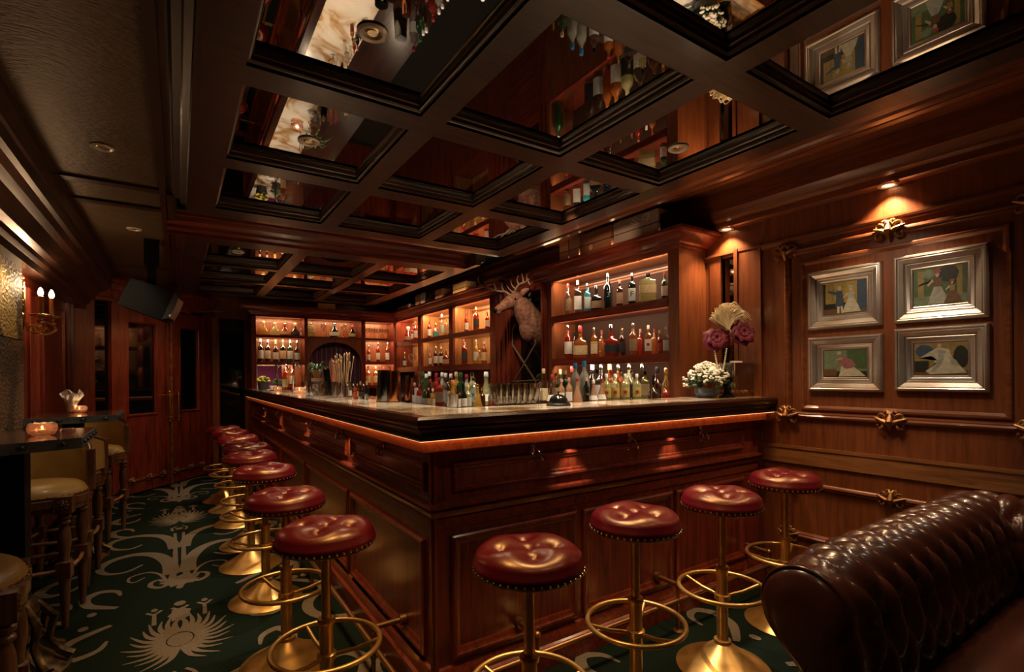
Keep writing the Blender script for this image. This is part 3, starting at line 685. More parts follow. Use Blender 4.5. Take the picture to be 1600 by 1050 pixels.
for (x, y, d) in [(BX, y, 'x') for y in (2.38, 3.12, 3.86, 4.59, 5.33, 6.05)] + [(x, BY, 'y') for x in (1.305, 1.91, 2.484)]:
    mb = MB()
    nx, ny = (-1, 0) if d == 'x' else (0, -1); tx, ty = ny, nx
    mb.obox((x, y, .985), (tx, ty, 0), (0, 0, 1), (nx, ny, 0), -.012, -.03, 0, .012, .025, .006)
    for s in (-1, 1):
        pts = [(x + nx*(.004 + .034*math.sin(a)) + tx*s*(.008 + .012*a), y + ny*(.004 + .034*math.sin(a)) + ty*s*(.008 + .012*a), .985 - .03 + .026*math.cos(a) - .012*a + (.02*(a - 1.8) if a > 1.8 else 0) * 1.6) for a in [q*.3 for q in range(9)]]
        mb.tube(pts, .0045, 7); mb.ball(pts[-1], .007, 8, 6)
    bpart(mb, 'purse_hook', 'chrome')
mb = MB(); mb.box((3.02, BY - .085, 1.005), (3.05, BY - .072, 1.055)); mb.box((3.058, BY - .085, 1.005), (3.075, BY - .072, 1.055)); bpart(mb, 'end_bracket', 'nail')

# ================================================================ BACK BAR CABINETS
FX = 2.81
def cab_part(mb, name, m, t, smooth=35): return rel(mb.build(name, m, t, smooth), t)
def shelf_set(t, y0, y1, zs, z_lo, x_back=WX - .012):
    for z, th in zs:
        mb = MB(); mb.box((FX + .002, y0, z - th), (x_back, y1, z)); mb.box((FX - .006, y0, z - th + .004), (FX + .006, y1, z - .002)); cab_part(mb, 'shelf', 'mahogany_y', t)
CR = [(0, 2.145), (.006, 2.15), (.012, 2.165), (.03, 2.17), (.036, 2.185), (.06, 2.195), (.095, 2.225), (.10, 2.235), (.125, 2.24), (.125, 2.26)]
# right cabinet
rc = empty('liquor_cabinet', 'open mahogany liquor cabinet with three lit shelves beside the picture wall', 'cabinet', (FX, 2.21, 0), group=None)
mb = MB(); mb.box((FX, 2.21, 1.0), (WX - .001, 2.30, 2.15)); mb.box((FX, 3.60, 1.0), (WX - .001, 3.64, 2.15)); mb.box((FX, 2.30, 2.135), (WX - .001, 3.60, 2.15)); mb.box((FX, 2.21, .0), (WX - .001, 3.64, .98))
cab_part(mb, 'carcass', 'walnut_z', rc)
mb = MB(); mb.box((WX - .012, 2.30, 1.0), (WX - .0015, 3.60, 2.135)); cab_part(mb, 'back_panel', 'soft_back', rc)
shelf_set(rc, 2.302, 3.598, ((1.825, .06), (1.443, .06)), 1.0)
mb = MB(); mb.box((FX, 2.30, .98), (WX - .012, 3.60, 1.0)); cab_part(mb, 'base_board', 'mahogany_y', rc)
mb = MB(); mb.grid([[(WX - .001, 2.21 - o, z), (FX - o, 2.21 - o, z), (FX - o, 3.76, z)] for o, z in CR]); mb.grid([[(WX - .001, 2.21 - .125, 2.26), (FX - .125, 2.21 - .125, 2.26)], [(WX - .001, 3.76, 2.26), (FX - .125, 3.76, 2.26)]])
cab_part(mb, 'crown', 'mahogany_y', rc)
# long side cabinet
lc = empty('liquor_cabinet', 'long lit cabinet of square cubbies behind the bar, left of the deer head', 'cabinet', (FX, 4.61, 0))
mb = MB()
for a, b_ in ((4.60, 4.68), (5.56, 5.67), (6.53, 6.64), (7.50, 7.52)): mb.box((FX, a, 1.0), (WX - .001, b_, 2.15))
mb.box((FX, 4.60, 2.135), (WX - .001, 7.50, 2.15)); mb.box((FX, 4.60, 0), (WX - .001, 7.50, .98)); mb.box((FX, 4.68, .98), (WX - .012, 7.5, 1.0))
cab_part(mb, 'carcass', 'mahogany_z', lc)
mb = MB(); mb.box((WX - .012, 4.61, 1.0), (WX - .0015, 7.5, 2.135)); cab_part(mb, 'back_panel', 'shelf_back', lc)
for a, b_ in ((4.681, 5.559), (5.671, 6.529), (6.641, 7.50)): shelf_set(lc, a, b_, ((1.82, .06), (1.435, .07)), 1.0)
mb = MB(); mb.grid([[(FX - o, 4.28, z), (FX - o, 7.52 - o, z)] for o, z in CR]); mb.grid([[(FX - .125, 4.28, 2.26), (FX - .125, 7.42, 2.26)], [(WX - .001, 4.28, 2.26), (WX - .001, 7.42, 2.26)]])
cab_part(mb, 'crown', 'mahogany_y', lc)
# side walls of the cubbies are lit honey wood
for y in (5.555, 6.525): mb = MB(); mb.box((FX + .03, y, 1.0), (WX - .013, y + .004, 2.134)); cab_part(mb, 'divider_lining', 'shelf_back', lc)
# bay between the cabinets: pilasters, dark glass, timber lattice
bay = empty('lattice_bay', 'narrow dark glass bay with criss-cross timber lattice behind the deer head', 'lattice screen', (FX, 4.0, 0))
mb = MB()
for a, b_ in ((4.28, 4.60), (3.64, 3.76)): mb.box((FX, a, 0), (WX - .001, b_, 2.15))
for y in (4.30, 4.36, 4.45, 4.54): mb.box((FX - .012, y, .98), (FX, y + .025, 2.15))
for y in (3.66, 3.72): mb.box((FX - .01, y, .98), (FX, y + .02, 2.15))
cab_part(mb, 'pilaster', 'mahogany_z', bay)
mb = MB(); mb.box((WX - .16, 3.76, .98), (WX - .15, 4.28, 2.15)); cab_part(mb, 'glass_pane', 'black_glass', bay)
mb = MB(); mb.box((FX, 3.76, .0), (WX - .001, 4.28, 1.0)); cab_part(mb, 'sill', 'mahogany_y', bay); mb = MB(); mb.box((FX + .0, 3.76, 2.10), (WX - .001, 4.28, 2.15))
cab_part(mb, 'head_rail', 'mahogany_y', bay)
mb = MB(); mb.grid([[(FX - o*.6, 3.76, z), (FX - o*.6, 4.28, z)] for o, z in CR]); cab_part(mb, 'crown', 'mahogany_y', bay)
def lat(pts, r=.010):
    m1 = MB(); m1.tube([(FX + .02, *p) for p in pts], r, 6); cab_part(m1, 'lattice_bar', 'lattice', bay)
L = lambda x, y: atx(x, y, FX + .02)[1:]
lat([L(833, 442), L(822, 478)]); lat([L(822, 492), L(837, 512), L(837, 537), L(803, 597)]); lat([L(806, 506), L(801, 515), L(801, 539), L(838, 597)]); lat([L(800, 596), L(842, 594)], .007); lat([L(800, 456), L(830, 456)], .007); lat([L(799, 539), L(803, 539)], .005)
# back cabinet with arch
FY = 7.5
bc = empty('arched_cabinet', 'red lit cabinet at the far end with a curtained arch in its middle', 'cabinet', (.817, FY, 0))
mb = MB()
for a, b_ in ((.817, .872), (1.481, 1.526), (2.279, 2.339), (2.774, 2.80)): mb.box((a, FY, 1.0), (b_, FY + .3, 2.15))
mb.box((.817, FY, 2.12), (2.80, FY + .3, 2.15)); mb.box((.817, FY + .001, 0), (2.80, FY + .3, 1.0))
cab_part(mb, 'carcass', 'mahogany_z', bc)
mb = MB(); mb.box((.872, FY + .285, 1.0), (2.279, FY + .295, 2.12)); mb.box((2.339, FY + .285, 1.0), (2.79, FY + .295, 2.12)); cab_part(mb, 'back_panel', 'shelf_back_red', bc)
for a, b_, zs in ((.873, 1.480, (1.876, 1.512)), (1.527, 2.278, (1.876,)), (2.340, 2.773, (1.877, 1.522, 1.168))):
    for z in zs: m1 = MB(); m1.box((a, FY - .004, z - .038), (b_, FY + .284, z)); cab_part(m1, 'shelf', 'mahogany_x', bc)
mb = MB(); cx, rx, z0, rz = 1.905, .365, 1.50, .30   # arch panel: outline with the opening cut out
arc = [(cx + rx*math.cos(PI*k/20), z0 + rz*math.sin(PI*k/20)) for k in range(21)]
out = [(2.278 if k <= 10 else 1.527, 1.838) if k not in (0, 20) else ((2.278, z0) if k == 0 else (1.527, z0)) for k in range(21)]
out = [(min(2.278, max(1.527, cx + (p[0]-cx)*1.4)), 1.838 if 2 < k < 18 else (z0 + (1.838 - z0)*min(k, 20-k)/3)) for k, p in enumerate(arc)]
mb.grid([[(x, FY, z) for x, z in arc], [(x, FY, z) for x, z in out]]); mb.grid([[(x, FY, z) for x, z in arc], [(x, FY + .05, z) for x, z in arc]])
mb.box((1.527, FY, 1.0), (1.54, FY + .05, z0)); mb.box((2.27, FY, 1.0), (2.278, FY + .05, z0))
cab_part(mb, 'arch_panel', 'walnut_z', bc)
mb = MB(); mb.grid([[(1.53 + .748*k/60, FY + .10 + .018*math.sin(k*1.15) + .008*math.sin(k*.37), z) for k in range(61)] for z in (1.0, 1.83)]); cab_part(mb, 'curtain', 'curtain', bc, 0)
mb = MB(); mb.grid([[(.817 - o, FY + .3, z), (.817 - o, FY - o, z), (FX - o, FY - o, z)] for o, z in CR]); mb.grid([[(.70, FY + .3, 2.26), (2.81, FY + .3, 2.26)], [(.70, FY - .125, 2.26), (2.70, FY - .125, 2.26)]]); cab_part(mb, 'crown', 'mahogany_x', bc)

# ================================================================ BOTTLES AND GLASSES
for nm, c1, c2 in (('label_white', (.80, .77, .70), (.55, .51, .46)), ('label_cream', (.74, .60, .35), (.52, .38, .19)), ('label_black', (.012, .012, .012), (.05, .045, .04)),
                   ('label_pale', (.55, .58, .54), (.36, .40, .38)), ('label_yellow', (.55, .42, .12), (.36, .26, .06)), ('label_red', (.30, .02, .02), (.42, .06, .04)), ('label_teal', (.04, .30, .32), (.02, .18, .2)), ('label_tan', (.34, .23, .13), (.22, .13, .07))):
    mat(nm, c1, 0.55, noise=c2, nscale=38)
KIND = {
 'round':  (2, 1, [(.0, .0), (.115, .0), (.125, .012), (.125, .60), (.115, .65), (.060, .72), (.042, .76), (.038, .90)], (.87, 1.0, .042), (.14, .50)),
 'square': (6, 1, [(.0, .0), (.105, .0), (.112, .012), (.112, .62), (.100, .67), (.055, .72), (.040, .76), (.036, .90)], (.86, 1.0, .042), (.12, .52)),
 'slim':   (2, 1, [(.0, .0), (.095, .0), (.102, .012), (.102, .58), (.090, .64), (.045, .74), (.036, .78), (.034, .92)], (.86, 1.0, .040), (.12, .46)),
 'wine':   (2, 1, [(.0, .0), (.112, .0), (.120, .012), (.120, .50), (.110, .57), (.055, .68), (.042, .74), (.040, .92)], (.78, 1.0, .045), (.12, .42)),
 'squat':  (5, .72, [(.0, .0), (.21, .0), (.225, .015), (.225, .42), (.19, .52), (.085, .60), (.058, .64), (.052, .85)], (.80, 1.0, .065), (.10, .38)),
 'jar':    (7, .8, [(.0, .0), (.26, .0), (.28, .015), (.28, .70), (.24, .76), (.08, .82), (.065, .84), (.065, .92)], (.88, 1.0, .075), (.30, .58)),
 'flask':  (2, .6, [(.0, .0), (.28, .0), (.31, .02), (.31, .22), (.24, .42), (.15, .54), (.10, .66), (.085, .74)], None, (.10, .34)),
 'cone':   (2, 1, [(.0, .0), (.15, .0), (.165, .015), (.160, .12), (.10, .42), (.055, .62), (.048, .70), (.042, .90)], (.85, 1.0, .050), (.16, .34)),
 'bulb':   (2, 1, [(.0, .0), (.16, .0), (.22, .05), (.24, .18), (.20, .34), (.09, .46), (.055, .52), (.045, .86)], (.60, 1.0, .055), (.14, .26)),
}
_MESH = {}
def _mesh_of(key, fn):
    if key not in _MESH:
        o = fn(); _MESH[key] = o.data; bpy.data.objects.remove(o)
    return _MESH[key]
def _child(name, me, parent):
    o = bpy.data.objects.new(name, me); COL.objects.link(o); o.parent = parent; return o
def bottle(pos, h, kind, glass, lab, cap, label, group, rz=0.0, seg=16, roundel=None, wide=1.0):
    t = empty('bottle', label, 'bottle', pos, rz, group); t.scale = (h*wide, h*wide, h)
    p, sy, prof, cp, lb = KIND[kind]
    def fb():
        m1 = MB(); m1.lathe([(max(r, .0005), z) for r, z in prof], seg, p=p, sy=sy); return m1.build('b', glass)
    gb = _child('glass_body', _mesh_of(('b', kind, glass), fb), t)
    def fc():
        m1 = MB()
        if cp: m1.lathe([(cp[2]*.98, cp[0]), (cp[2]*1.04, cp[0] + .01), (cp[2]*1.0, cp[1] - .015), (cp[2]*.85, cp[1])], 14)
        else: m1.lathe([(.10, .72), (.11, .75), (.06, .77)], 14); m1.ball((0, 0, .87), (.125, .115, .12), 14, 8)
        return m1.build('c', cap)
    _child('cap', _mesh_of(('c', kind, cap), fc), t)
    if lab:
        def fl():
            m1 = MB(); rr = max(r for r, z in prof) * 1.012
            if kind == 'bulb' or kind == 'cone': rr *= .99
            m1.lathe([(rr, lb[0]), (rr, lb[1])] if kind != 'cone' else [(rr*.97, .13), (rr*.72, .33)], 12, p=p, sy=sy, a0=R(-90-68), a1=R(-90+68), cap=False); return m1.build('l', lab)
        lb_o = _child('paper_label', _mesh_of(('l', kind, lab), fl), t)
    if roundel:
        def fr():
            m1 = MB(); rr = max(r for r, z in prof) * 1.03; m1.lathe([(.0005, 0), (.055, 0), (.055, .004), (.0005, .004)], 14); o = m1.build('r', roundel)
            for v in o.data.vertices: v.co = Vector((v.co.x, -rr*sy - v.co.z, v.co.y + (lb[0] + lb[1])/2 + .02))
            return o
        _child('roundel', _mesh_of(('r', kind, roundel), fr), lb_o if lab else t)
    return t
ORD = ['first', 'second', 'third', 'fourth', 'fifth', 'sixth', 'seventh', 'eighth', 'ninth', 'tenth', 'eleventh', 'twelfth', 'thirteenth', 'fourteenth', 'fifteenth', 'sixteenth', 'seventeenth', 'eighteenth', 'nineteenth', 'twentieth', 'twenty-first', 'twenty-second']
def place(px, plane, val):
    d = ray(px, 590)
    if plane == 'X': t = val / d[0]
    else: t = val / d[1]
    return d[0]*t, d[1]*t
def zat(px, py, x, y):
    d = ray(px, py); k = (x*_F[0] + y*_F[1]) / FOC
    return EYE + d[2] * k
def face(x, y, turn=0): return math.atan2(y, x) - PI/2 + turn   # local -Y looks at the room
def bottle_row(items, plane, val, z, where, group, minx=None, turn=0.0):
    items = sorted(items, key=lambda i: i[0])
    for n, it in enumerate(items):
        px, ytop, kind, glass, lab, cap, look = it[:7]
        x, y = place(px, plane, val)
        if minx and x < minx: x, y = place(px, 'X', minx)
        h = max(.10, zat(px, ytop, x, y) - z)
        t = bottle((x, y, z), h, kind, glass, lab, cap, '%s, %s from left, %s' % (look, ORD[n], where), group, face(x, y, turn + random.uniform(-.12, .12)), wide=(1.28 if 1.12 < z < 1.14 and kind not in ('bulb', 'jar', 'squat') else 1.0), roundel=(it[7] or None) if len(it) > 7 else None)
        if len(it) > 8:
            rr = max(r for r, zz in KIND[kind][2]) * KIND[kind][1]
            for (s, size, zz, mm) in it[8]:
                text_mesh('lettering', s, size, mm, t, Matrix.Translation((0, -rr*1.012 - .004, zz)) @ Matrix.Rotation(PI/2, 4, 'X'), .0015)
G = 'glass_'
# --- right cabinet, top shelf
bottle_row([(889,443,'round',G+'clear','label_tan','red','clear bottle with red cap'), (904,438,'square',G+'clear','label_white','pink','clear square bottle with pink cap and pale label'),
     (919,443,'square',G+'teal','label_pale','chrome','bright teal square bottle with a pale label'), (933,446,'squat',G+'black','label_tan','chrome','black bottle with a tilted beige label'),
     (951.5,427,'round',G+'black',None,'chrome','tall black bottle with a teal number 3','', [('3', .20, .38, 'label_teal')]) , (969.5,437,'square',G+'brown','label_tan','label_tan','dark brown bottle with a beige label'),
     (989,427,'square',G+'black','label_pale','chrome','dark square bottle with a pale F label','', [('F', .24, .33, 'label_black')]), (1013.5,427,'jar',G+'straw','label_cream','black','big clear square jar of pale spirit'),
     (1040,426,'round',G+'green','label_white','red','green bottle with a white label')], 'X', 2.885, 1.825, 'right cabinet top shelf', 'bottles on the top shelf of the right cabinet')
# --- right cabinet, middle shelf
bottle_row([(888.5,508,'round',G+'red','label_white','chrome','dark red whisky bottle with a white label'), (907.5,509,'squat',G+'amber','label_cream','red','broad amber bottle, red neck and cream label'),
     (929,512,'square',G+'amber','label_cream','chrome','amber bottle with a cream label reading KNOB','', [('KNOB', .07, .46, 'label_black')]), (956,507,'squat',G+'red','label_black','chrome','broad dark red bottle with a black label'),
     (973,513,'round',G+'brown','label_black','brass','dark brown bottle with a gold cap'), (990.5,505,'round',G+'amber','label_tan','chrome','amber bottle with a tan label'),
     (1013.5,508,'square',G+'amber','label_white','white','bottle with large white label and round seal','red'), (1031,516,'slim',G+'red','label_red','orange','slim red bottle with an orange cap'),
     (1041.5,512,'square',G+'clear','label_pale','chrome','clear bottle with a long grey label')], 'X', 2.885, 1.4435, 'right cabinet middle shelf', 'bottles on the middle shelf of the right cabinet')
bottle_row([(898,520,'round',G+'brown',None,'black','dark bottle standing behind'), (941,516,'round',G+'amber',None,'red','amber bottle with a red cap'), (1001,514,'round',G+'red',None,'orange','red bottle standing behind'), (1023,514,'round',G+'amber',None,'red','amber bottle standing behind')],
    'X', 3.02, 1.4435, 'rear row of right cabinet middle shelf', 'bottles on the middle shelf of the right cabinet')
# --- right cabinet, bottom board
bottle_row([(876,577,'round',G+'green',None,'label_cream','green bottle with a cream cap'), (894,572,'slim',G+'clear',None,'red','clear bottle with a red cap'), (926,568,'round',G+'clear','label_black','white','bottle with white cap and black neck'), (940,568,'round',G+'clear','label_pale','chrome','clear bottle with a silver cap'),
     (953,567,'slim',G+'amber',None,'label_cream','amber bottle with a cream cap'), (967,569,'round',G+'amber','label_white','chrome','amber bottle with a wide silver cap'), (984,568,'round',G+'straw','label_black','chrome','pale bottle with silver cap'),
     (1004,568,'square',G+'clear','label_white','chrome','clear bottle with wide silver cap'), (1027,573,'round',G+'brown',None,'black','brown bottle with a black cap'), (1041,575,'slim',G+'gold',None,'brass','gold bottle with a long gold neck')],
    'X', 2.88, 1.0, 'right cabinet bottom board', 'bottles on the bottom board of the right cabinet')
# --- counter ledge, right cluster
TXT = [('BACARDI', .085, .13, 'label_black')]
bottle_row([(863,585,'cone',G+'clear','label_white','red','clear bottle with a red stopper'), (877,592,'slim',G+'pink','label_white','pink','pinkish bottle with white label'), (889,590,'slim',G+'pink','label_white','pink','pink bottle with pink cap'),
     (902,590,'cone',G+'pink',None,'red','pale pink bottle with a red cap'), (916,590,'slim',G+'black',None,'cork','small black bottle with a cork'), (927,594,'cone',G+'pink','label_white','white','cloudy orange bottle with a white label'),
     (940,591,'cone',G+'pink','label_white','red','cloudy orange bottle with a red cap'), (947.5,584,'round',G+'straw','label_yellow','white','white rum bottle with yellow label','red', TXT), (961,584,'round',G+'straw','label_yellow','white','white rum bottle with a dark red roundel','red', TXT),
     (977,584,'round',G+'straw','label_yellow','white','white rum bottle with a half turned label','red', TXT), (995,584,'round',G+'straw','label_yellow','white','white rum bottle standing last in its line','red', TXT), (1021,586,'bulb',G+'clear',None,'black','clear round bottle with a black neck'), (1040,592,'bulb',G+'red',None,'brass','round dark red bottle with a gold neck')],
    'Y', 2.26, 1.132, 'front row right of bell', 'bottles on the counter right of the bell')
bottle_row([(869,583,'round',G+'clear','label_cream','brass','clear bottle with gold cap'), (883,579,'round',G+'green',None,'label_cream','green bottle with a cream cap'), (899,567,'slim',G+'frost',None,'blue','frosted bottle with a blue neck band'), (913,564,'slim',G+'frost',None,'blue','taller frosted bottle with a blue cap'),
     (933,577,'round',G+'clear','label_white','black','clear bottle with a black cap'), (955,578,'round',G+'amber','label_white','red','amber bottle with a red cap'), (970,577,'round',G+'amber',None,'chrome','amber bottle with a silver cap'), (987,578,'round',G+'clear','label_black','chrome','clear bottle with a dark label'), (1008,580,'square',G+'straw','label_cream','black','pale bottle with a cream label')],
    'Y', 2.47, 1.132, 'back row right of bell', 'bottles on the counter right of the bell')
# --- around the bell
bottle_row([(835,599,'wine',G+'black',None,'label_cream','small black bottle with a cream capsule'), (849.5,576,'slim',G+'clear','label_cream','cork','clear bottle with a long cork coloured cap'), (843,597,'round',G+'clear',None,'brass','clear bottle with gold cap')],
    'Y', 2.32, 1.132, 'behind the bell', 'bottles behind the bell')
# --- counter corner, left cluster
bottle_row([(651,580,'slim',G+'clear','label_white','red','slim bottle with a pink and white label'), (661,581,'slim',G+'green',None,'green','slim green bottle'), (666,584,'slim',G+'green',None,'white','green bottle with a white cap'), (671,581,'slim',G+'clear',None,'white','clear bottle with a white cap'),
     (682,583,'round',G+'red',None,'red','dark red bottle'), (691,582,'slim',G+'frost','label_white','white','white capped bottle'), (696.5,583,'slim',G+'clear','label_white','white','second white capped bottle'), (704.5,584,'slim',G+'brown','label_cream','white','brown bottle with a white cap'),
     (713,581,'slim',G+'gold',None,'label_cream','gold bottle with a cream cap'), (720,582,'slim',G+'green',None,'green','green bottle with a long green neck'), (729,585,'slim',G+'frost',None,'red','bottle with a bright pink cap'), (737.5,582,'square',G+'straw','label_pale','chrome','pale green bottle with a round silver seal','label_teal'), (759.5,581,'cone',G+'straw','label_white','white','pale yellow bottle with a white cap')],
    'Y', 2.48, 1.132, 'back row at counter corner', 'bottles clustered at the counter corner', minx=1.30)
bottle_row([(648,598,'slim',G+'clear','label_white','pink','small pink and white labelled bottle'), (655,600,'slim',G+'red','label_white','red','small red bottle with a white label'), (663,607,'slim',G+'green','label_pale','brass','small green bottle with a gold cap'), (669.5,606,'slim',G+'black','label_cream','cork','small black bottle with a cream label'),
     (676,611,'slim',G+'gold','label_cream','white','small bottle with a tall cream label'), (707,594,'cone',G+'gold','label_white','orange','amber bitters bottle with an orange top'), (715,603,'slim',G+'brown','label_white','black','brown bitters bottle'), (723.5,598,'wine',G+'black','label_white','black','black bottle with white label'), (731,602,'round',G+'straw','label_pale','yellow','pale green bottle with yellow cap'),
     (746,600,'cone',G+'gold',None,'brass','small gold bottle'), (753,606,'round',G+'brown',None,'brass','small dark amber bottle'), (767.5,604,'wine',G+'black','label_red','black','small dark bottle at the right end')],
    'Y', 2.24, 1.132, 'front row at counter corner', 'bottles clustered at the counter corner', minx=1.14)
bottle_row([(686,590,'round',G+'red','label_tan','red','red bottle with a tan label'), (700,592,'slim',G+'clear','label_pale','chrome','clear bottle with silver neck'), (740,590,'round',G+'clear',None,'chrome','clear bottle with a chrome pourer'), (672,593,'slim',G+'brown','label_cream','red','brown bottle with a red cap'), (658,592,'slim',G+'clear','label_red','chrome','clear bottle with a red label')],
    'Y', 2.36, 1.132, 'middle row at counter corner', 'bottles clustered at the counter corner', minx=1.22)
# --- long side cabinet
Z4 = lambda u, v: (590 + u/4.774, 430 + v/4.774)
def r4(lst, z, where):
    bottle_row([(*Z4(i[0], i[1]), *i[2:]) for i in lst], 'X', 2.885, z, where, 'bottles in the long side cabinet')
r4([(232,380,'flask',G+'red','label_tan','white','dark red decanter with a white stopper'), (265,385,'round',G+'red','label_white','red','red bottle with a white label'), (287,345,'round',G+'red','label_white','red','taller red bottle with a white label')], 1.8205, 'long cabinet top left cubby')
r4([(390,338,'round',G+'red','label_white','red','red bottle with a red cap'), (437,362,'squat',G+'clear','label_teal','chrome','clear squat bottle with a teal seal'), (484,292,'round',G+'clear','label_pale','white','tall clear bottle with a white cap'), (517,322,'round',G+'gold','label_cream','brass','pale gold bottle')], 1.8205, 'long cabinet top middle cubby')
r4([(668,272,'slim',G+'red','label_white','red','slim red bottle with a white label'), (740,238,'round',G+'red','label_black','cork','wide dark red bottle with a cork top'), (822,272,'round',G+'red','label_white','red','red bottle with a black and white label')], 1.8205, 'long cabinet top right cubby')
r4([(203,570,'wine',G+'black','label_pale','brass','black bottle with a pale label')], 1.4355, 'long cabinet lower left cubby')
r4([(393,548,'slim',G+'amber','label_white','chrome','clear amber bottle'), (437,532,'round',G+'brown','label_white','chrome','brown bottle with a white label'), (475,532,'round',G+'brown','label_white','cork','brown bottle with a cork cap'), (512,552,'squat',G+'red','label_cream','brass','round red bottle with a cream label')], 1.4355, 'long cabinet lower middle cubby')
r4([(650,478,'square',G+'red','label_black','red','square red bottle with a black label'), (740,482,'round',G+'gold','label_white','cork','gold bottle with white label'), (797,492,'round',G+'amber','label_cream','cork','amber bottle with a cream label'), (765,560,'flask',G+'gold',None,'brass','low golden bottle')], 1.4355, 'long cabinet lower right cubby')
# --- arched cabinet
Z3 = lambda u, v: (370 + u/5.248, 450 + v/5.248)
def r3(lst, z, where): bottle_row([(*Z3(i[0], i[1]), *i[2:]) for i in lst], 'Y', 7.60, z, where, 'bottles in the arched cabinet')
r3([(222,266,'flask',G+'gold',None,'cork','squat golden bottle with a ball stopper'), (315,276,'flask',G+'straw',None,'cork','squat yellow green bottle with a ball stopper'), (396,280,'flask',G+'red','label_yellow','brass','round red bottle with a yellow seal'), (482,282,'flask',G+'brown','label_black','cork','squat dark bottle with a ball stopper'), (530,330,'round',G+'clear','label_white','white','small bottle with a white label')], 1.8765, 'arched cabinet top left shelf')
r3([(610,284,'jar',G+'straw','label_cream','brass','pale square bottle with a cream label'), (803,276,'flask',G+'black','label_white','chrome','ornate black bottle with silver decoration'), (952,300,'flask',G+'black','label_yellow','red','black bottle with a yellow label and red cap')], 1.8765, 'above the cabinet arch')
r3([(197,416,'round',G+'black','label_white','white','dark bottle with a white label and cap'), (257,421,'round',G+'brown','label_white','white','brown bottle with a large white label'), (320,421,'wine',G+'brown','label_white','cork','brown bottle with a cork coloured top'), (380,421,'round',G+'black','label_cream','cork','dark bottle with a cream label'), (438,425,'round',G+'green','label_white','white','green bottle with a white label'), (495,426,'wine',G+'brown','label_pale','chrome','dark bottle with a grey label')], 1.5125, 'arched cabinet second shelf')
r3([(272,640,'round',G+'red',None,'white','dark red bottle'), (398,625,'round',G+'red','label_cream','red','red bottle with a cream label'), (455,628,'round',G+'amber','label_white','red','amber bottle')], 1.165, 'arched cabinet lowest left shelf')
mbx = MB(); mbx.box((.873, FY, 1.13), (1.48, FY + .284, 1.164)); cab_part(mbx, 'shelf', 'mahogany_x', bc)
r3([(1082,470,'slim',G+'red','label_white','chrome','slim red bottle with white bands'), (1160,442,'slim',G+'red','label_white','chrome','taller slim red bottle with white bands'), (1237,442,'slim',G+'red','label_white','chrome','slim red white banded bottle nearest the corner')], 1.5225, 'arched cabinet right middle shelf')
r3([(1078,640,'round',G+'amber','label_cream','black','amber bottle with a rounded cream label'), (1139,640,'round',G+'amber','label_cream','cork','amber bottle with a cream label'), (1202,645,'round',G+'amber','label_cream','red','amber bottle with a cream label'), (1258,645,'round',G+'red','label_cream','black','dark amber bottle')], 1.1685, 'arched cabinet lowest right shelf')
# --- glasses
def m_highball():
    m1 = MB(); m1.lathe([(.0005, .0), (.036, .0), (.040, .01), (.041, .03), (.045, .155), (.043, .155), (.038, .02), (.0005, .018)], 12); return m1.build('g', 'glass_cup')
def m_goblet():
    m1 = MB(); m1.lathe([(.0005, 0), (.030, 0), (.026, .006), (.005, .012), (.004, .075), (.012, .085), (.032, .105), (.036, .14), (.032, .17), (.030, .17), (.034, .14), (.028, .108), (.0005, .09)], 16); return m1.build('g', 'glass_cup')
def m_snifter():
    m1 = MB(); m1.lathe([(.0005, 0), (.035, 0), (.030, .006), (.006, .012), (.006, .05), (.030, .065), (.050, .10), (.048, .13), (.036, .16), (.034, .16), (.046, .13), (.048, .10), (.0005, .06)], 16); return m1.build('g', 'glass_cup')
def glass(fn, pos, label, name, group, s=1.0, rz=0):
    o = bpy.data.objects.new(name, _mesh_of(fn.__name__, fn)); COL.objects.link(o); o.location = pos; o.scale = (s,)*3; o.rotation_euler = (0, 0, rz); tag(o, label, 'glass', group); return o
for r in range(3):
    for k in range(7):
        x, y = place(775 + k*9.2 + (r % 2)*4, 'Y', 2.17 + .10*r)
        glass(m_highball, (x, y, 1.1325), 'clear highball glass, %s from left in the %s rack row left of the bell' % (ORD[k], ('front', 'middle', 'back')[r]), 'highball_glass', 'rows of highball glasses', .80)
for k in range(8):
    x, y = place(*[575 + k*4.2, 'Y', 7.58]); glass(m_goblet, (x, y, 1.8775), 'small stemmed glass, %s from left on the top right shelf of the arched cabinet' % ORD[k], 'stemmed_glass', 'stemmed glasses on the top right shelf', .9)
for u, w in ((715, 'left'), (880, 'right')):
    x, y = place(370 + u/5.248, 'Y', 7.58); glass(m_goblet, (x, y, 1.8765), 'stemmed glass %s of the ornate black bottle above the arch' % w, 'stemmed_glass', None, 1.15)
x, y = place(590 + 262/4.774, 'X', 2.88); glass(m_snifter, (x, y, 1.4355), 'clear brandy snifter beside the black bottle in the long cabinet', 'brandy_glass', None, 1.25)

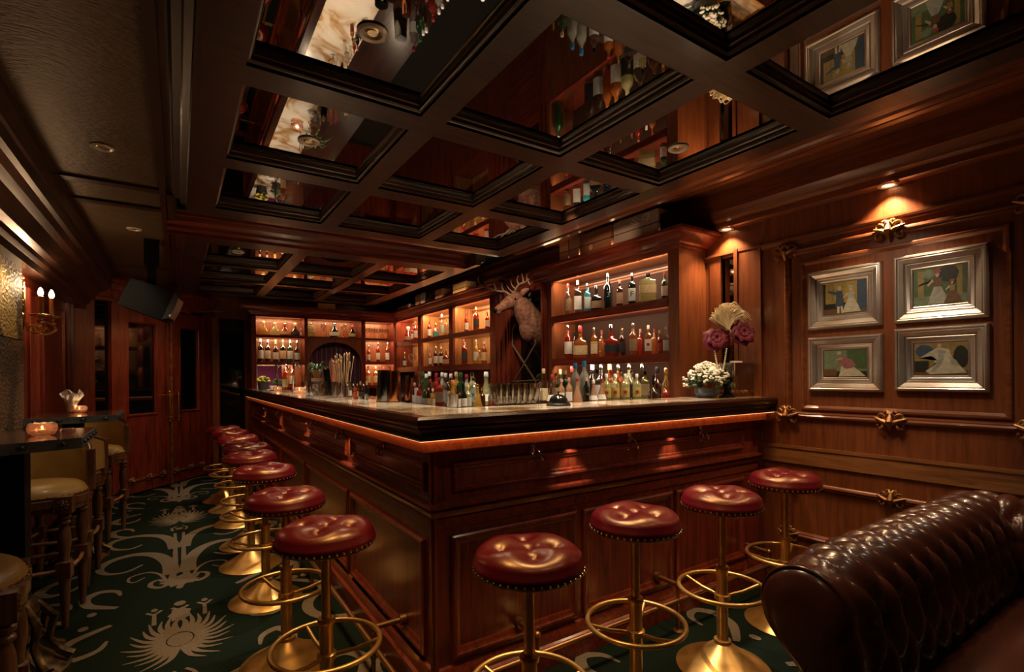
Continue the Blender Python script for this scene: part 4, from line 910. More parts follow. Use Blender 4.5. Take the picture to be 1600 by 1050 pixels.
# ================================================================ BAR STOOLS
def make_stool(loc, label, group, rz):
    t = empty('bar_stool', label, 'bar stool', loc, rz, group)
    Rr = .168; H0 = .722; nb = 40; nr = 16
    btn = [(0.0, 0.0)] + [(.082*math.cos(R(45 + 90*k)), .082*math.sin(R(45 + 90*k))) for k in range(4)]
    def top(x, y):
        r = math.hypot(x, y) / Rr
        z = .050 * (max(0, 1 - r**5)) ** .5
        for i_, (bx, by) in enumerate(btn):
            d = math.hypot(x - bx, y - by); z -= .011 * math.exp(-(d/.016)**2) + .013 * math.exp(-(d/.040)**2)
        th = math.atan2(y, x); z += .004 * math.cos(4*th) * math.exp(-((r - .62)/.3)**2)
        return z
    mb = MB(); rows = []
    for i in range(nr*2 + 1):
        rr = Rr * (i / (nr*2)) ** .85; rr = max(rr, .0004)
        rows.append([(rr*math.cos(2*PI*k/nb/1.5), rr*math.sin(2*PI*k/nb/1.5), H0 + .016 + max(0, top(rr*math.cos(2*PI*k/nb/1.5), rr*math.sin(2*PI*k/nb/1.5)))) for k in range(60)])
    for f, z in ((1.012, .014), (1.018, .006), (1.012, -.004), (.985, -.014), (.94, -.018), (.1, -.018)):
        rows.append([(Rr*f*math.cos(2*PI*k/60), Rr*f*math.sin(2*PI*k/60), H0 + z) for k in range(60)])
    mb.grid(rows, cu=True); seat = mb.build('seat_cushion', 'red_leather', t, 60)
    mb = MB()
    for bx, by in btn: mb.ball((bx, by, H0 + .016 + top(bx, by) + .004), (.009, .009, .006), 10, 6)
    mb.build('tufting_button', 'button_leather', seat)
    mb = MB()
    for k in range(46): a = 2*PI*k/46; mb.ball((Rr*1.013*math.cos(a), Rr*1.013*math.sin(a), H0 - .003), .0048, 6, 4)
    mb.build('nailhead_trim', 'nail', seat)
    mb = MB(); mb.lathe([(.085, .700), (.085, .705), (.02, .700), (.0165, .69), (.0165, .44)], 20); mb.build('upper_pole', 'stool_gold', t)
    mb = MB(); mb.lathe([(.024, .11), (.024, .30), (.024, .425), (.029, .428), (.031, .440), (.028, .447), (.016, .447)], 22); mb.lathe([(.024, .300), (.033, .302), (.034, .322), (.024, .326)], 22); mb.build('column', 'stool_gold', t)
    mb = MB(); mb.lathe([(.196, 0), (.198, .004), (.192, .010), (.155, .028), (.110, .055), (.065, .085), (.040, .105), (.036, .108), (.036, .122), (.024, .125)], 48); mb.build('pedestal_base', 'stool_gold', t, 50)
    mb = MB(); mb.tube([(.183*math.cos(2*PI*k/40), .183*math.sin(2*PI*k/40), .352) for k in range(40)], .0095, 10, closed=True); ring = mb.build('foot_ring', 'stool_gold', t, 60)
    for k in range(3):
        a = R(90 + 120*k); mb = MB(); mb.tube([(.028*math.cos(a), .028*math.sin(a), .314), (.10*math.cos(a), .10*math.sin(a), .325), (.180*math.cos(a), .180*math.sin(a), .350)], .0075, 8); mb.build('ring_spoke', 'stool_gold', ring, 60)
    return t
LS = [(.433, 1.863), (.404, 2.49), (.422, 3.281), (.417, 3.94), (.448, 4.43), (.445, 5.135), (.432, 5.72), (.40, 6.20)]
RS = [(.889, 1.263), (1.457, 1.36), (2.008, 1.363), (2.638, 1.42)]
ln = ['nearest stool', 'second nearest stool', 'third nearest stool', 'fourth nearest stool', 'fifth nearest stool', 'sixth nearest stool', 'seventh nearest stool', 'farthest stool']
s0 = None; GS = 'red leather bar stools around the counter'
for k, (x, y) in enumerate(LS):
    lab = 'red leather gold pedestal stool, %s along the left side of the bar' % ln[k]
    if s0 is None: s0 = make_stool((x, y, 0.0), lab, GS, R(10))
    else: dup(s0, (x, y, 0.0), R([0, 25, 70, 40, 95, 15, 60, 33][k]), lab)
for k, (x, y) in enumerate(RS):
    lab = 'red leather gold pedestal stool, %s at the front of the bar' % ['leftmost', 'second from left', 'third from left', 'rightmost'][k]
    dup(s0, (x, y, 0.0), R([20, 62, 5, 48][k]), lab)

# ================================================================ CHESTERFIELD SOFA
sofa = empty('chesterfield_sofa', 'dark brown buttoned leather chesterfield sofa in the right foreground corner', 'sofa', (2.2, .3, 0))
def spart(mb, name, m='sofa_leather', sm=60): return rel(mb.build(name, m, sofa, sm), sofa)
def arm_section(k):
    """outline of the rolled arm from the outer foot over the roll to the seat; returns (n, z) with n>0 outwards"""
    pts = [(.02, .05), (.03, .20), (.035, .36), (.045, .47)]
    for a in range(-40, 200, 12): pts.append((.035 + .115*math.cos(R(a)), .625 + .115*math.sin(R(a))))
    pts += [(-.095, .56), (-.10, .50), (-.095, .44), (-.085, .38)]
    return pts
SEC = arm_section(0)
def resample(P, n):
    L_ = [0]
    for i in range(1, len(P)): L_.append(L_[-1] + math.hypot(P[i][0]-P[i-1][0], P[i][1]-P[i-1][1]))
    out = []
    for k in range(n):
        d = L_[-1]*k/(n-1); i = 1
        while i < len(P) - 1 and L_[i] < d: i += 1
        f = (d - L_[i-1]) / max(1e-6, L_[i]-L_[i-1]); out.append((P[i-1][0] + (P[i][0]-P[i-1][0])*f, P[i-1][1] + (P[i][1]-P[i-1][1])*f, d))
    return out, L_[-1]
SR, SL = resample(SEC, 90)
def pillow(u, v, a, b):
    p = u/a + v/b; q = u/a - v/b
    fp, fq = abs(math.sin(PI*p)), abs(math.sin(PI*q))
    h = (fp * fq) ** .38
    du = min(math.hypot((p - round(p)), (q - round(q))), .5)
    return .040 * h - .020 * math.exp(-(du/.15)**2)
def roll(mb, P0, P1, OUT, n, start=.30):
    """tufted roll running P0-P1, OUT is the outward side"""
    P0, P1, OUT = Vector(P0), Vector(P1), Vector(OUT); L0 = (P1 - P0).length; rows = []
    for i in range(n + 1):
        s = L0 * i / n; row = []
        for j, (a, z, d) in enumerate(SR):
            j0, j1 = SR[max(j-1, 0)], SR[min(j+1, len(SR)-1)]
            tx, tz = j1[0]-j0[0], j1[1]-j0[1]; l = math.hypot(tx, tz) or 1; nx, nz = tz/l, -tx/l
            w = max(0.0, min(1.0, (d - .62) / .10)); w2 = max(0.0, min(1.0, (s - .03) / .07))
            h = pillow(s, d - .10, .125, .30) * w * w2 + .012 * (1 - w)
            row.append(P0 + (P1 - P0) * (s / L0) + OUT * (a + nx*h) + Vector((0, 0, z + nz*h)))
        rows.append(row)
    mb.grid(rows)
AY = .70
mb = MB(); roll(mb, (1.50, AY, 0), (2.98, AY, 0), (0, 1, 0), 130); spart(mb, 'arm', sm=80)
# scrolled arm front: closes the roll at its left end, with a welt
mb = MB(); outl = [(a*1.0, z) for a, z, d in SR] + [(-.09, .05)]
cxx, czz = sum(p[0] for p in outl)/len(outl), sum(p[1] for p in outl)/len(outl)
rows = []
for f, dx in ((1.0, .0), (1.03, -.018), (1.0, -.040), (.93, -.055), (.7, -.066), (.4, -.070), (.02, -.070)):
    rows.append([(1.50 + dx, AY + cxx + (p[0]-cxx)*f*1.06, czz + (p[1]-czz)*f + .006) for p in outl])
mb.grid(rows, cu=True); spart(mb, 'arm_front', sm=80)
mb = MB(); mb.tube([(1.462, AY + cxx + (p[0]-cxx)*1.05, czz + (p[1]-czz)*1.02 + .006) for p in outl[:-1]], .0055, 7); spart(mb, 'piping')
mb = MB()
for i in range(1, 14):
    for kk in range(0, 6):
        for off in (0, .5):
            s = .125*(i + off); v = .30*(kk + off)/1.0
            d = v + .10
            if d > .66 and d < SL - .02 and s < 1.42:
                j = min(range(len(SR)), key=lambda q: abs(SR[q][2]-d)); a, z, _ = SR[j]
                mb.ball((1.50 + s, AY + a, z), .009, 8, 5)
spart(mb, 'tufting_button')
mb = MB(); roll(mb, (2.98, .76, 0), (2.98, -1.2, 0), (1, 0, 0), 150)
o = spart(mb, 'backrest', sm=80); o.location.x += -.06
mb = MB(); mb.ball((2.93, AY, .60), (.16, .16, .155), 24, 16); spart(mb, 'corner_roll')
for k, (y0, y1) in enumerate(((-.05, .60), (-.72, -.06))):
    mb = MB(); rows = []
    for i in range(25):
        x = 1.60 + 1.26*i/24; row = []
        for j in range(17):
            y = y0 + (y1-y0)*j/16; e = (1 - abs(2*i/24-1)**6) * (1 - abs(2*j/16-1)**6); row.append((x, y, .33 + .135*e**.5))
        rows.append(row)
    mb.grid(rows); mb.box((1.60, y0, .28), (2.86, y1, .33)); spart(mb, 'seat_cushion')
mb = MB(); mb.box((1.52, -1.15, .08), (2.95, .66, .29)); spart(mb, 'base_frame')
for x, y in ((1.56, .70), (2.9, .72), (1.56, -1.1), (2.9, -1.1)):
    mb = MB(); mb.lathe([(.02, 0), (.035, .03), (.028, .05), (.03, .082)], 14, (x, y, 0)); spart(mb, 'foot', 'dark_z')

# ================================================================ LEFT SIDE: CHAIRS AND TABLES
LEG = [(.014, 0), (.020, .12), (.026, .26), (.030, .262), (.030, .345), (.022, .350), (.020, .37), (.030, .44), (.027, .50), (.018, .535), (.028, .545), (.028, .555), (.020, .562), (.029, .572), (.029, .585), (.020, .595), (.027, .604), (.020, .615)]
def make_chair(loc, label, group, rz):
    t = empty('bar_chair', label, 'bar chair', loc, rz, group)
    # back is at local +Y, the sitter faces -Y
    def D(k, n, rx, ry): a = 2*PI*k/n; return rx*math.cos(a), ry*math.sin(a)
    mb = MB(); n = 48; rows = []
    for f, z in ((.001, .752), (.3, .752), (.6, .748), (.8, .738), (.92, .722), (.985, .70), (1.0, .688)): rows.append([(D(k, n, .215, .20)[0]*f, D(k, n, .215, .20)[1]*f, z) for k in range(n)])
    mb.grid(rows, cu=True); mb.build('seat_cushion', 'tan_leather', t, 60)
    mb = MB()
    for k in range(44): x, y = D(k, 44, .219, .204); mb.ball((x, y, .690), .0045, 6, 4)
    mb.build('nailhead_trim', 'nail', t)
    mb = MB(); mb.lathe([(.20, .605), (.214, .607), (.212, .625), (.222, .635), (.222, .672), (.216, .676), (.218, .686), (.20, .688)], 48, sy=.93); mb.build('seat_rail', 'chair_wood', t)
    for s in (-1, 1):
        mb = MB()
        mb.box((s*.150 - .038, -.19, .600), (s*.150 + .038, -.125, .688)); mb.ball((s*.150, -.19, .645), (.018, .008, .018), 10, 6)
        for k in range(8): mb.ball((s*.150 + .021*math.cos(k*PI/4), -.19, .645 + .021*math.sin(k*PI/4)), .008, 6, 4)
        mb.build('carved_block', 'chair_wood', t)
    for (x, y) in ((-.150, -.158), (.150, -.158), (-.150, .158), (.150, .158)):
        mb = MB(); mb.lathe([(r, z) for r, z in LEG], 14, (x, y, 0)); mb.box((x - .030, y - .030, .262), (x + .030, y + .030, .345)); mb.build('leg', 'chair_wood', t, 40)
    mb = MB()
    c = [(-.15, -.158), (.15, -.158), (.15, .158), (-.15, .158)]
    for i in range(4):
        a, b_ = c[i], c[(i+1) % 4]; mx, my = (a[0]+b_[0])/2*1.12, (a[1]+b_[1])/2*1.12
        mb.tube(smooth_pts([(a[0], a[1], .30), (mx, my, .30), (b_[0], b_[1], .30)], 6), .011, 8)
    mb.build('stretcher', 'ring_wood', t, 60)
    A0, A1, nn = R(8), R(172), 32
    def arc(rad, k): a = A0 + (A1-A0)*k/nn; return rad*math.cos(a)*1.05, rad*math.sin(a)*1.0
    def topz(k): return .895 + .075 * math.sin(PI*k/nn)
    mb = MB(); rows = []
    for rad, zz in ((.200, .72), (.192, .80), (.198, None), (.218, None), (.222, .80), (.222, .72)):
        rows.append([(*arc(rad, k), (topz(k) - .012) if zz is None else zz) for k in range(nn + 1)])
    mb.grid(rows, cv=True); mb.build('backrest', 'tan_leather', t, 50)
    mb = MB(); mb.tube([(*arc(.210, k), topz(k)) for k in range(nn + 1)], .013, 10)
    for k in (0, nn):
        x, y = arc(.211, k); mb.box((x - .018, y - .02, .68), (x + .018, y + .022, topz(k) + .01))
    for k in (8, 16, 24): x, y = arc(.226, k); mb.box((x - .012, y - .006, .68), (x + .012, y + .006, topz(k)))
    mb.build('back_frame', 'chair_wood', t, 50)
    mb = MB()
    for k in range(nn + 1): x, y = arc(.191, k); mb.ball((x, y, topz(k) - .024), .004, 6, 4)
    for k in (1, nn - 1):
        for q in range(8): x, y = arc(.191, k); mb.ball((x, y, .75 + q*.018), .004, 6, 4)
    mb.build('back_nailheads', 'nail', t)
    return t
GC = 'tan leather bar chairs along the left wall'
c0 = make_chair((-.635, 3.68, 0), 'tan leather bar chair with curved back facing the near table', GC, R(-6))
dup(c0, (-.625, 4.30, 0), R(176), 'tan leather bar chair mostly hidden behind the near one, facing the far table')
dup(c0, (-.585, 5.38, 0), R(-14), 'tan leather bar chair farthest away, beyond the far table')
dup(c0, (-.60, 2.17, 0), R(96), 'tan leather bar chair cut by the lower left edge of the photo')
def make_table(P, label, z):
    t = empty('pub_table', label, 'table', (P[0][0], P[0][1], 0))
    def rr(o): o.location = (-P[0][0], -P[0][1], 0); return o
    def poly(k):
        cx_ = sum(p[0] for p in P)/4; cy_ = sum(p[1] for p in P)/4; return [(cx_ + (p[0]-cx_)*k, cy_ + (p[1]-cy_)*k) for p in P]
    mb = MB(); mb.prism(poly(.985), (0, 0, 0), (1, 0, 0), (0, 1, 0), (0, 0, 1), z - .035, z); rr(mb.build('table_top', 'table_top', t))
    mb = MB()
    for i in range(4):
        a, b_ = Vector((*P[i], 0)), Vector((*P[(i+1) % 4], 0)); u = (b_ - a); l = u.length; u.normalize(); nn = Vector((u.y, -u.x, 0))
        mb.obox(a, u, (0, 0, 1), nn, 0, z - .045, -.012, l, z - .001, .0)
    rr(mb.build('edge_band', 'table_edge', t))
    for i in range(2):
        a, b_ = Vector((*P[i], 0)), Vector((*P[(i+1) % 4], 0)); u = (b_ - a); l = u.length; u.normalize(); nn = Vector((u.y, -u.x, 0)); k = max(3, int(l / .11)) if i else 4
        for q in range(k):
            p = a + u*(l*(q + .5)/k) + nn*.002 + Vector((0, 0, z - .023)); mb = MB(); mb.ball(p, .009, 10, 6); mb.obox(p, u, (0, 0, 1), nn, -.016, -.008, -.002, .016, .008, .001); rr(mb.build('bolt', 'iron', t))
    cx_, cy_ = sum(p[0] for p in P)/4 - .03, sum(p[1] for p in P)/4
    mb = MB(); mb.box((cx_ - .055, cy_ - .055, .12), (cx_ + .055, cy_ + .055, z - .045)); rr(mb.build('post', 'black', t))
    mb = MB(); mb.lathe([(.20, 0), (.20, .02), (.15, .05), (.10, .10), (.08, .14), (.11, .17), (.085, .21), (.10, .30), (.07, .34)], 20, (cx_, cy_, 0))
    for k in range(8):
        a = k*PI/4; mb.tube([(cx_ + r_*math.cos(a), cy_ + r_*math.sin(a), zz) for r_, zz in ((.08, .32), (.14, .24), (.12, .14), (.16, .08), (.20, .05))], [.012, .018, .014, .018, .022], 7)
    rr(mb.build('cast_base', 'cast_iron', t, 50)); return t
mat('cast_iron', (.03, .022, .015), .45, .6, noise=(.16, .09, .03), nscale=30)
make_table([(-.81, 2.60), (-.345, 2.83), (-.358, 3.41), (-.81, 3.30)], 'near dark wood pub table with bolted metal edge by the left wall', 1.05)
make_table([(-.825, 4.35), (-.357, 4.454), (-.372, 5.15), (-.825, 5.0)], 'far dark wood pub table with bolted metal edge by the left wall', 1.05)
# candle holders on the left tables and the bar
def candle(pos, s, label, lit=True):
    t = empty('candle_holder', label, 'candle holder', pos, 0, None, scale=s)
    mb = MB(); rows = []
    for i, (r, z) in enumerate([(.028, 0), (.042, .006), (.052, .022), (.054, .038), (.048, .054), (.040, .060), (.037, .059), (.046, .050), (.050, .036), (.046, .02), (.0005, .012)]):
        rows.append([(r*(1 + .05*math.cos(8*2*PI*k/40))*math.cos(2*PI*k/40), r*(1 + .05*math.cos(8*2*PI*k/40))*math.sin(2*PI*k/40), z + (.002*math.cos(8*2*PI*k/40) if 2 < i < 8 else 0)) for k in range(40)])
    mb.grid(rows, cu=True); mb.build('glass_cup', 'glass_candle', t, 60)
    mb = MB(); mb.lathe([(.017, .013), (.017, .028), (.0005, .028)], 14); mb.build('wax', 'cream', t)
    if lit: mb = MB(); mb.ball((0, 0, .038), (.0045, .0045, .010), 8, 8); mb.build('flame', 'candle_glow', t); point('candle_light', (pos[0], pos[1], pos[2] + .045*s), .2*s, (1, .6, .3), .012)
    return t
q = atz(66, 681, 1.05); candle((q[0], q[1], 1.051), .95, 'round pink glass candle holder with a lit candle on the near left table')
q = atz(124, 645, 1.05); candle((q[0], q[1], 1.051), .85, 'small lit glass candle holder beside the napkins on the far left table')
q = atz(95, 681, 1.05); candle((q[0] + .02, q[1] + .03, 1.051), .5, 'tiny faceted glass candle cup right of the pink one on the near left table', False)
candle((.913, 4.86, CT + .002), .95, 'round glass candle holder glowing on the bar top left of the jars')
candle((.905, 6.0, CT + .002), .8, 'pale glass candle holder on the bar top beside the yellow flowers')
# napkins in a glass
q = atz(113, 645, 1.05)
t = empty('napkin_holder', 'glass of folded white napkins on the far left table', 'napkin holder', (q[0], q[1], 1.051))
mb = MB(); mb.lathe([(.0005, 0), (.033, 0), (.040, .09), (.038, .09), (.031, .005)], 20); mb.build('glass', 'glass_cup', t)
mb = MB()
for k in range(9):
    a = k*.7; r = .018; w = .030; top = .15 + .02*math.sin(k*2.3); lx, ly = math.cos(a), math.sin(a)
    c = Vector((r*lx, r*ly, 0)); u = Vector((-ly, lx, 0)); o_ = Vector((lx, ly, 0))
    mb.grid([[c*.5 + u*(-w*.4) + Vector((0, 0, .01)), c*.7 + Vector((0, 0, .01)), c*.5 + u*(w*.4) + Vector((0, 0, .01))],
             [c + u*(-w) + o_*.012 + Vector((0, 0, .09)), c*1.2 + Vector((0, 0, .09)), c + u*w + o_*.012 + Vector((0, 0, .09))],
             [c + u*(-w*1.2) + o_*.035 + Vector((0, 0, top - .02)), c + o_*.03 + Vector((0, 0, top + .01)), c + u*(w*1.2) + o_*.045 + Vector((0, 0, top - .012))]])
mb.build('napkin', 'paper', t, 0)
# wall sconce
t = empty('wall_sconce', 'antique brass wall sconce with two lit candle lamps on the left wall', 'wall lamp', (LX, 4.50, 1.705))
mb = MB(); mb.lathe([(.001, .03), (.03, .028), (.045, .012), (.05, 0)], 20); o = mb.build('back_plate', 'sconce_brass' if 'sconce_brass' in MATS else 'brass', t); o.rotation_euler = (0, PI/2, 0)
mb = MB(); mb.tube([(.02, 0, .22), (.02, 0, .05), (.02, 0, -.08)], [.010, .016, .006], 8)
for k in range(9): mb.ball((.018, .012*math.sin(k*2), .26 - k*.03), .012, 7, 5)
mb.build('chain_stem', 'sconce_brass' if 'sconce_brass' in MATS else 'brass', t)
for k, (dx, dy) in enumerate(((.11, -.02), (.15, .07))):
    mb = MB(); pts = [(.02, 0, -.01), (.05, dy*.2, -.07), (.09 if k == 0 else .12, dy*.6, -.10), (dx + .02, dy, -.07), (dx, dy, -.015)]
    mb.tube(smooth_pts(pts, 6), .009, 8); sp = [(dx - .045 + .032*math.cos(q*.7)*(1 - q*.07), dy - .01, -.075 + .032*math.sin(q*.7)*(1 - q*.07)) for q in range(11)]; mb.tube(sp, .006, 7); mb.build('arm', 'brass', t, 60)
    mb = MB(); mb.lathe([(.010, -.04), (.028, -.025), (.010, -.012), (.014, .0), (.055, .010), (.062, .020), (.058, .022), (.010, .012)], 20, (dx, dy, .0)); mb.build('drip_pan', 'nail', t)
    mb = MB(); mb.lathe([(.013, .012), (.013, .135), (.016, .14), (.010, .145)], 12, (dx, dy, 0)); mb.build('candle_sleeve', 'bronze_edge', t)
    mb = MB(); mb.lathe([(.007, .143), (.014, .155), (.015, .17), (.010, .19), (.001, .202)], 12, (dx, dy, 0)); mb.build('bulb', 'flame', t); point('sconce_light', (LX + dx, 4.50 + dy, 1.705 + .22), 1.7, (1, .60, .32), .02)
# loudspeaker
sp = empty('loudspeaker', 'black loudspeaker hung tilted from the ceiling in front of the double door', 'loudspeaker', (-.17, 5.0, 1.93), 0)
mb = MB(); mb.prism([(-.17, -.125), (.13, -.125), (.17, -.09), (.17, .09), (.13, .125), (-.17, .10)], (0, 0, 0), (1, 0, 0), (0, 0, 1), (0, 1, 0), -.10, .16); b1 = mb.build('cabinet', 'black', sp)
mb = MB(); mb.prism([(.135, -.12), (.175, -.085), (.18, .0), (.175, .085), (.135, .12)], (0, 0, 0), (1, 0, 0), (0, 0, 1), (0, 1, 0), -.105, .155); b2 = mb.build('grille', 'iron', sp)
mb = MB(); mb.box((.168, -.108, -.075), (.178, -.104, -.060)); b3 = mb.build('badge', 'white', sp)
for b_ in (b1, b2, b3): b_.rotation_euler = (0, R(22), R(-8))
mb = MB(); mb.box((-.03, -.02, .10), (.03, .04, .30)); mb.box((-.05, -.03, .28), (.05, .05, .489)); mb.build('ceiling_bracket', 'black', sp)

# ================================================================ PICTURES ON THE RIGHT WALL
PAL = {'p_green': (.07, .12, .045), 'p_dark': (.025, .025, .018), 'p_gold': (.36, .26, .06), 'p_skin': (.55, .36, .25), 'p_cream': (.55, .50, .36), 'p_blue': (.05, .08, .12), 'p_rose': (.30, .12, .12), 'p_brown': (.14, .075, .03), 'p_sage': (.17, .22, .13), 'p_red': (.35, .06, .04), 'p_ochre': (.28, .20, .06), 'p_grey': (.36, .36, .29)}
for k, c in PAL.items(): mat(k, c, .45, noise=tuple(q*.72 for q in c), nscale=60, coat=.2)
FPROF = [(0, 0), (0, .022), (.006, .030), (.013, .031), (.018, .026), (.022, .027), (.040, .020), (.046, .012), (.050, .014), (.055, .012), (.062, .010), (.068, .007), (.074, .008), (.080, .003)]
def picture(y0, z0, y1, z1, label, shapes):
    t = empty('framed_picture', label, 'picture', (WX, (y0+y1)/2, (z0+z1)/2), 0, 'silver framed pictures on the right wall')
    O = (WX - .001 - WX, 0, 0); w, h = (y1-y0), (z1-z0)
    mb = MB(); mb.frame((0, w/2, -h/2), (0, -1, 0), (0, 0, 1), (-1, 0, 0), 0, 0, w, h, FPROF); mb.build('frame', 'silver_frame', t, 25)
    names = sorted({s[0] for s in shapes}); mb = MB(); m_ = .079; W, Hh = w - 2*m_, h - 2*m_
    for i, (c, pts) in enumerate(shapes):
        mb.mi = names.index(c); d = -.004 - .0003*i
        ids = [mb.av((d, w/2 - m_ - W*x, -h/2 + m_ + Hh*y)) for x, y in pts]
        if len(ids) > 4:
            cx_ = sum(p[0] for p in pts)/len(pts); cy_ = sum(p[1] for p in pts)/len(pts); c_ = mb.av((d, w/2 - m_ - W*cx_, -h/2 + m_ + Hh*cy_))
            for k in range(len(ids)): mb.af((c_, ids[k], ids[(k+1) % len(ids)]))
        else: mb.af(ids)
    mb.build('painting', names, t, 0, recalc=False)
def rect(c, x0, y0, x1, y1): return (c, [(x0, y0), (x1, y0), (x1, y1), (x0, y1)])
def oval(c, x, y, rx, ry, n=12): return (c, [(x + rx*math.cos(2*PI*k/n), y + ry*math.sin(2*PI*k/n)) for k in range(n)])
def lady(x, b, s, gown, body, hat=None, w=.16):
    out = [(gown, [(x - w*s, b), (x + w*s*1.1, b), (x + w*s*.8, b + .22*s), (x + .05*s, b + .46*s), (x - .05*s, b + .46*s), (x - w*s*.75, b + .2*s)]),
           (body, [(x - .06*s, b + .42*s), (x + .06*s, b + .42*s), (x + .085*s, b + .64*s), (x - .08*s, b + .64*s)]), oval('p_skin', x, b + .72*s, .036*s, .062*s),
           ('p_skin', [(x - .09*s, b + .62*s), (x - .18*s, b + .48*s), (x - .16*s, b + .45*s), (x - .06*s, b + .56*s)])]
    if hat: out.append(oval(hat, x, b + .80*s, .07*s, .05*s))
    return out
picture(1.140, 1.548, 1.513, 1.882, 'upper left silver framed picture, a man in a coat beside a pale gowned lady', [rect('p_dark', 0, 0, 1, 1), rect('p_gold', .05, .35, .80, 1), rect('p_ochre', .2, .4, .27, 1), rect('p_ochre', .45, .4, .50, 1), rect('p_brown', 0, 0, 1, .18), rect('p_blue', .80, .1, 1, 1)] + lady(.66, .04, 1.0, 'p_cream', 'p_grey', 'p_grey', .20) +
        [('p_blue', [(.30, .22), (.50, .22), (.46, .72), (.32, .74)]), ('p_blue', [(.34, .70), (.12, .78), (.12, .72), (.34, .60)]), oval('p_cream', .40, .82, .045, .07), ('p_cream', [(.34, .03), (.39, .03), (.40, .24), (.34, .24)]), ('p_cream', [(.44, .03), (.49, .03), (.47, .24), (.42, .24)])])
picture(.722, 1.548, 1.086, 1.888, 'upper right silver framed picture, a lady and red hatted child among trees', [rect('p_green', 0, 0, 1, 1), rect('p_sage', 0, 0, 1, .25), rect('p_ochre', .08, .25, .20, .95), rect('p_ochre', .82, .2, .92, .98), oval('p_dark', .66, .8, .2, .22), oval('p_sage', .3, .85, .12, .12)] + lady(.46, .03, 1.08, 'p_grey', 'p_brown', 'p_red', .17) + lady(.74, .03, .72, 'p_brown', 'p_ochre', 'p_red', .22) + [('p_dark', [(.10, .55), (.34, .66), (.34, .69), (.10, .58)])])
picture(1.140, 1.195, 1.513, 1.503, 'lower left silver framed picture, a lady in a rose and cream gown', [rect('p_sage', 0, 0, 1, 1), rect('p_green', .55, .3, 1, 1), rect('p_sage', .08, .3, .34, .95), rect('p_dark', 0, 0, 1, .22), rect('p_brown', 0, .05, .3, .3), ('p_cream', [(.36, .02), (.98, .04), (.74, .35), (.56, .56), (.42, .40)]), ('p_rose', [(.34, .52), (.54, .30), (.78, .42), (.66, .66), (.46, .80)]), oval('p_rose', .60, .45, .13, .13), oval('p_skin', .38, .90, .05, .07), ('p_skin', [(.44, .74), (.30, .66), (.31, .62), (.46, .68)])])
picture(.722, 1.203, 1.086, 1.520, 'lower right silver framed picture, a reclining figure in pale flowing robes', [rect('p_ochre', 0, 0, 1, 1), oval('p_blue', .2, .75, .18, .2), oval('p_dark', .88, .55, .14, .35), rect('p_brown', 0, 0, 1, .15), rect('p_dark', 0, .1, .28, .45), ('p_cream', [(.10, .55), (.45, .86), (.66, .80), (.72, .55), (.98, .08), (.30, .03), (.22, .14), (.42, .35), (.34, .60)]), ('p_grey', [(.45, .80), (.60, .75), (.55, .40), (.40, .10), (.32, .12), (.46, .45)]), ('p_grey', [(.66, .60), (.80, .45), (.86, .28), (.70, .35)]), oval('p_skin', .49, .90, .045, .07)])

# ================================================================ MOUNTED DEER HEAD
deer = empty('deer_head', 'mounted brown deer head with dark antlers on the lattice bay', 'deer head', (2.90, 3.95, 1.75))
def dl(p): return (p[0] - 2.90, p[1] - 3.95, p[2] - 1.75)
mb = MB()
mb.tube([dl(p) for p in smooth_pts([(2.97, 3.93, 1.70), (2.90, 3.93, 1.74), (2.82, 3.935, 1.82), (2.745, 3.94, 1.92), (2.69, 3.95, 1.99), (2.66, 3.95, 2.03)], 5)], [.150]*4 + [.150 - .0038*k for k in range(1, 21)] + [.062, .05], 18)
mb.tube([dl(p) for p in smooth_pts([(2.72, 3.95, 2.025), (2.66, 3.952, 2.015), (2.59, 3.955, 1.98), (2.53, 3.96, 1.945), (2.48, 3.96, 1.915), (2.445, 3.96, 1.895)], 4)], [.045, .058, .066, .070, .072, .072, .070, .067, .063, .058, .054, .050, .047, .044, .042, .040, .039, .038, .036, .033, .024][:21], 16)
mb.ball(dl((2.80, 3.935, 1.76)), (.10, .09, .15), 14, 10); mb.ball(dl((2.47, 3.96, 1.885)), (.035, .034, .026), 12, 8)
for s in (-1, 1): mb.ball(dl((2.625, 3.955 + s*.055, 2.01)), (.030, .016, .018), 10, 6)
h = mb.build('head', 'deer_fur', deer, 60)
rm = h.modifiers.new('remesh', 'REMESH'); rm.mode = 'VOXEL'; rm.voxel_size = .008; rm.use_smooth_shade = True
sm = h.modifiers.new('smooth', 'SMOOTH'); sm.iterations = 4
for s in (-1, 1):
    mb = MB(); b0 = Vector(dl((2.69, 3.955 + s*.045, 2.04))); tip = b0 + Vector((.03, s*.10, .06)); mid = (b0 + tip)/2 + Vector((-.01, 0, .012))
    mb.tube([b0, b0*.6 + mid*.4, mid, mid*.4 + tip*.6, tip], [.014, .028, .030, .020, .003], 10); mb.build('ear', 'deer_fur', deer, 60)
    mb = MB(); mb.ball(dl((2.612, 3.955 + s*.068, 2.008)), .0115, 10, 8); mb.build('eye', 'black', deer)
    mb = MB(); mb.ball(dl((2.436, 3.96 + s*.014, 1.905)), (.008, .007, .006), 8, 6); mb.build('nostril', 'black', deer)
mb = MB(); mb.ball(dl((2.438, 3.96, 1.897)), (.018, .026, .020), 12, 8); mb.build('nose', 'black', deer)
def A(px, py, X=2.6): return dl(atx(px, py, X))
beams = [([(798, 463, 2.66), (790, 456, 2.62), (780, 455, 2.58), (768, 452, 2.54), (756, 447, 2.50), (748, 441, 2.48)], .013),
         ([(804, 462, 2.68), (806, 452, 2.66), (812, 444, 2.66), (820, 441, 2.66), (827, 436, 2.66)], .014)]
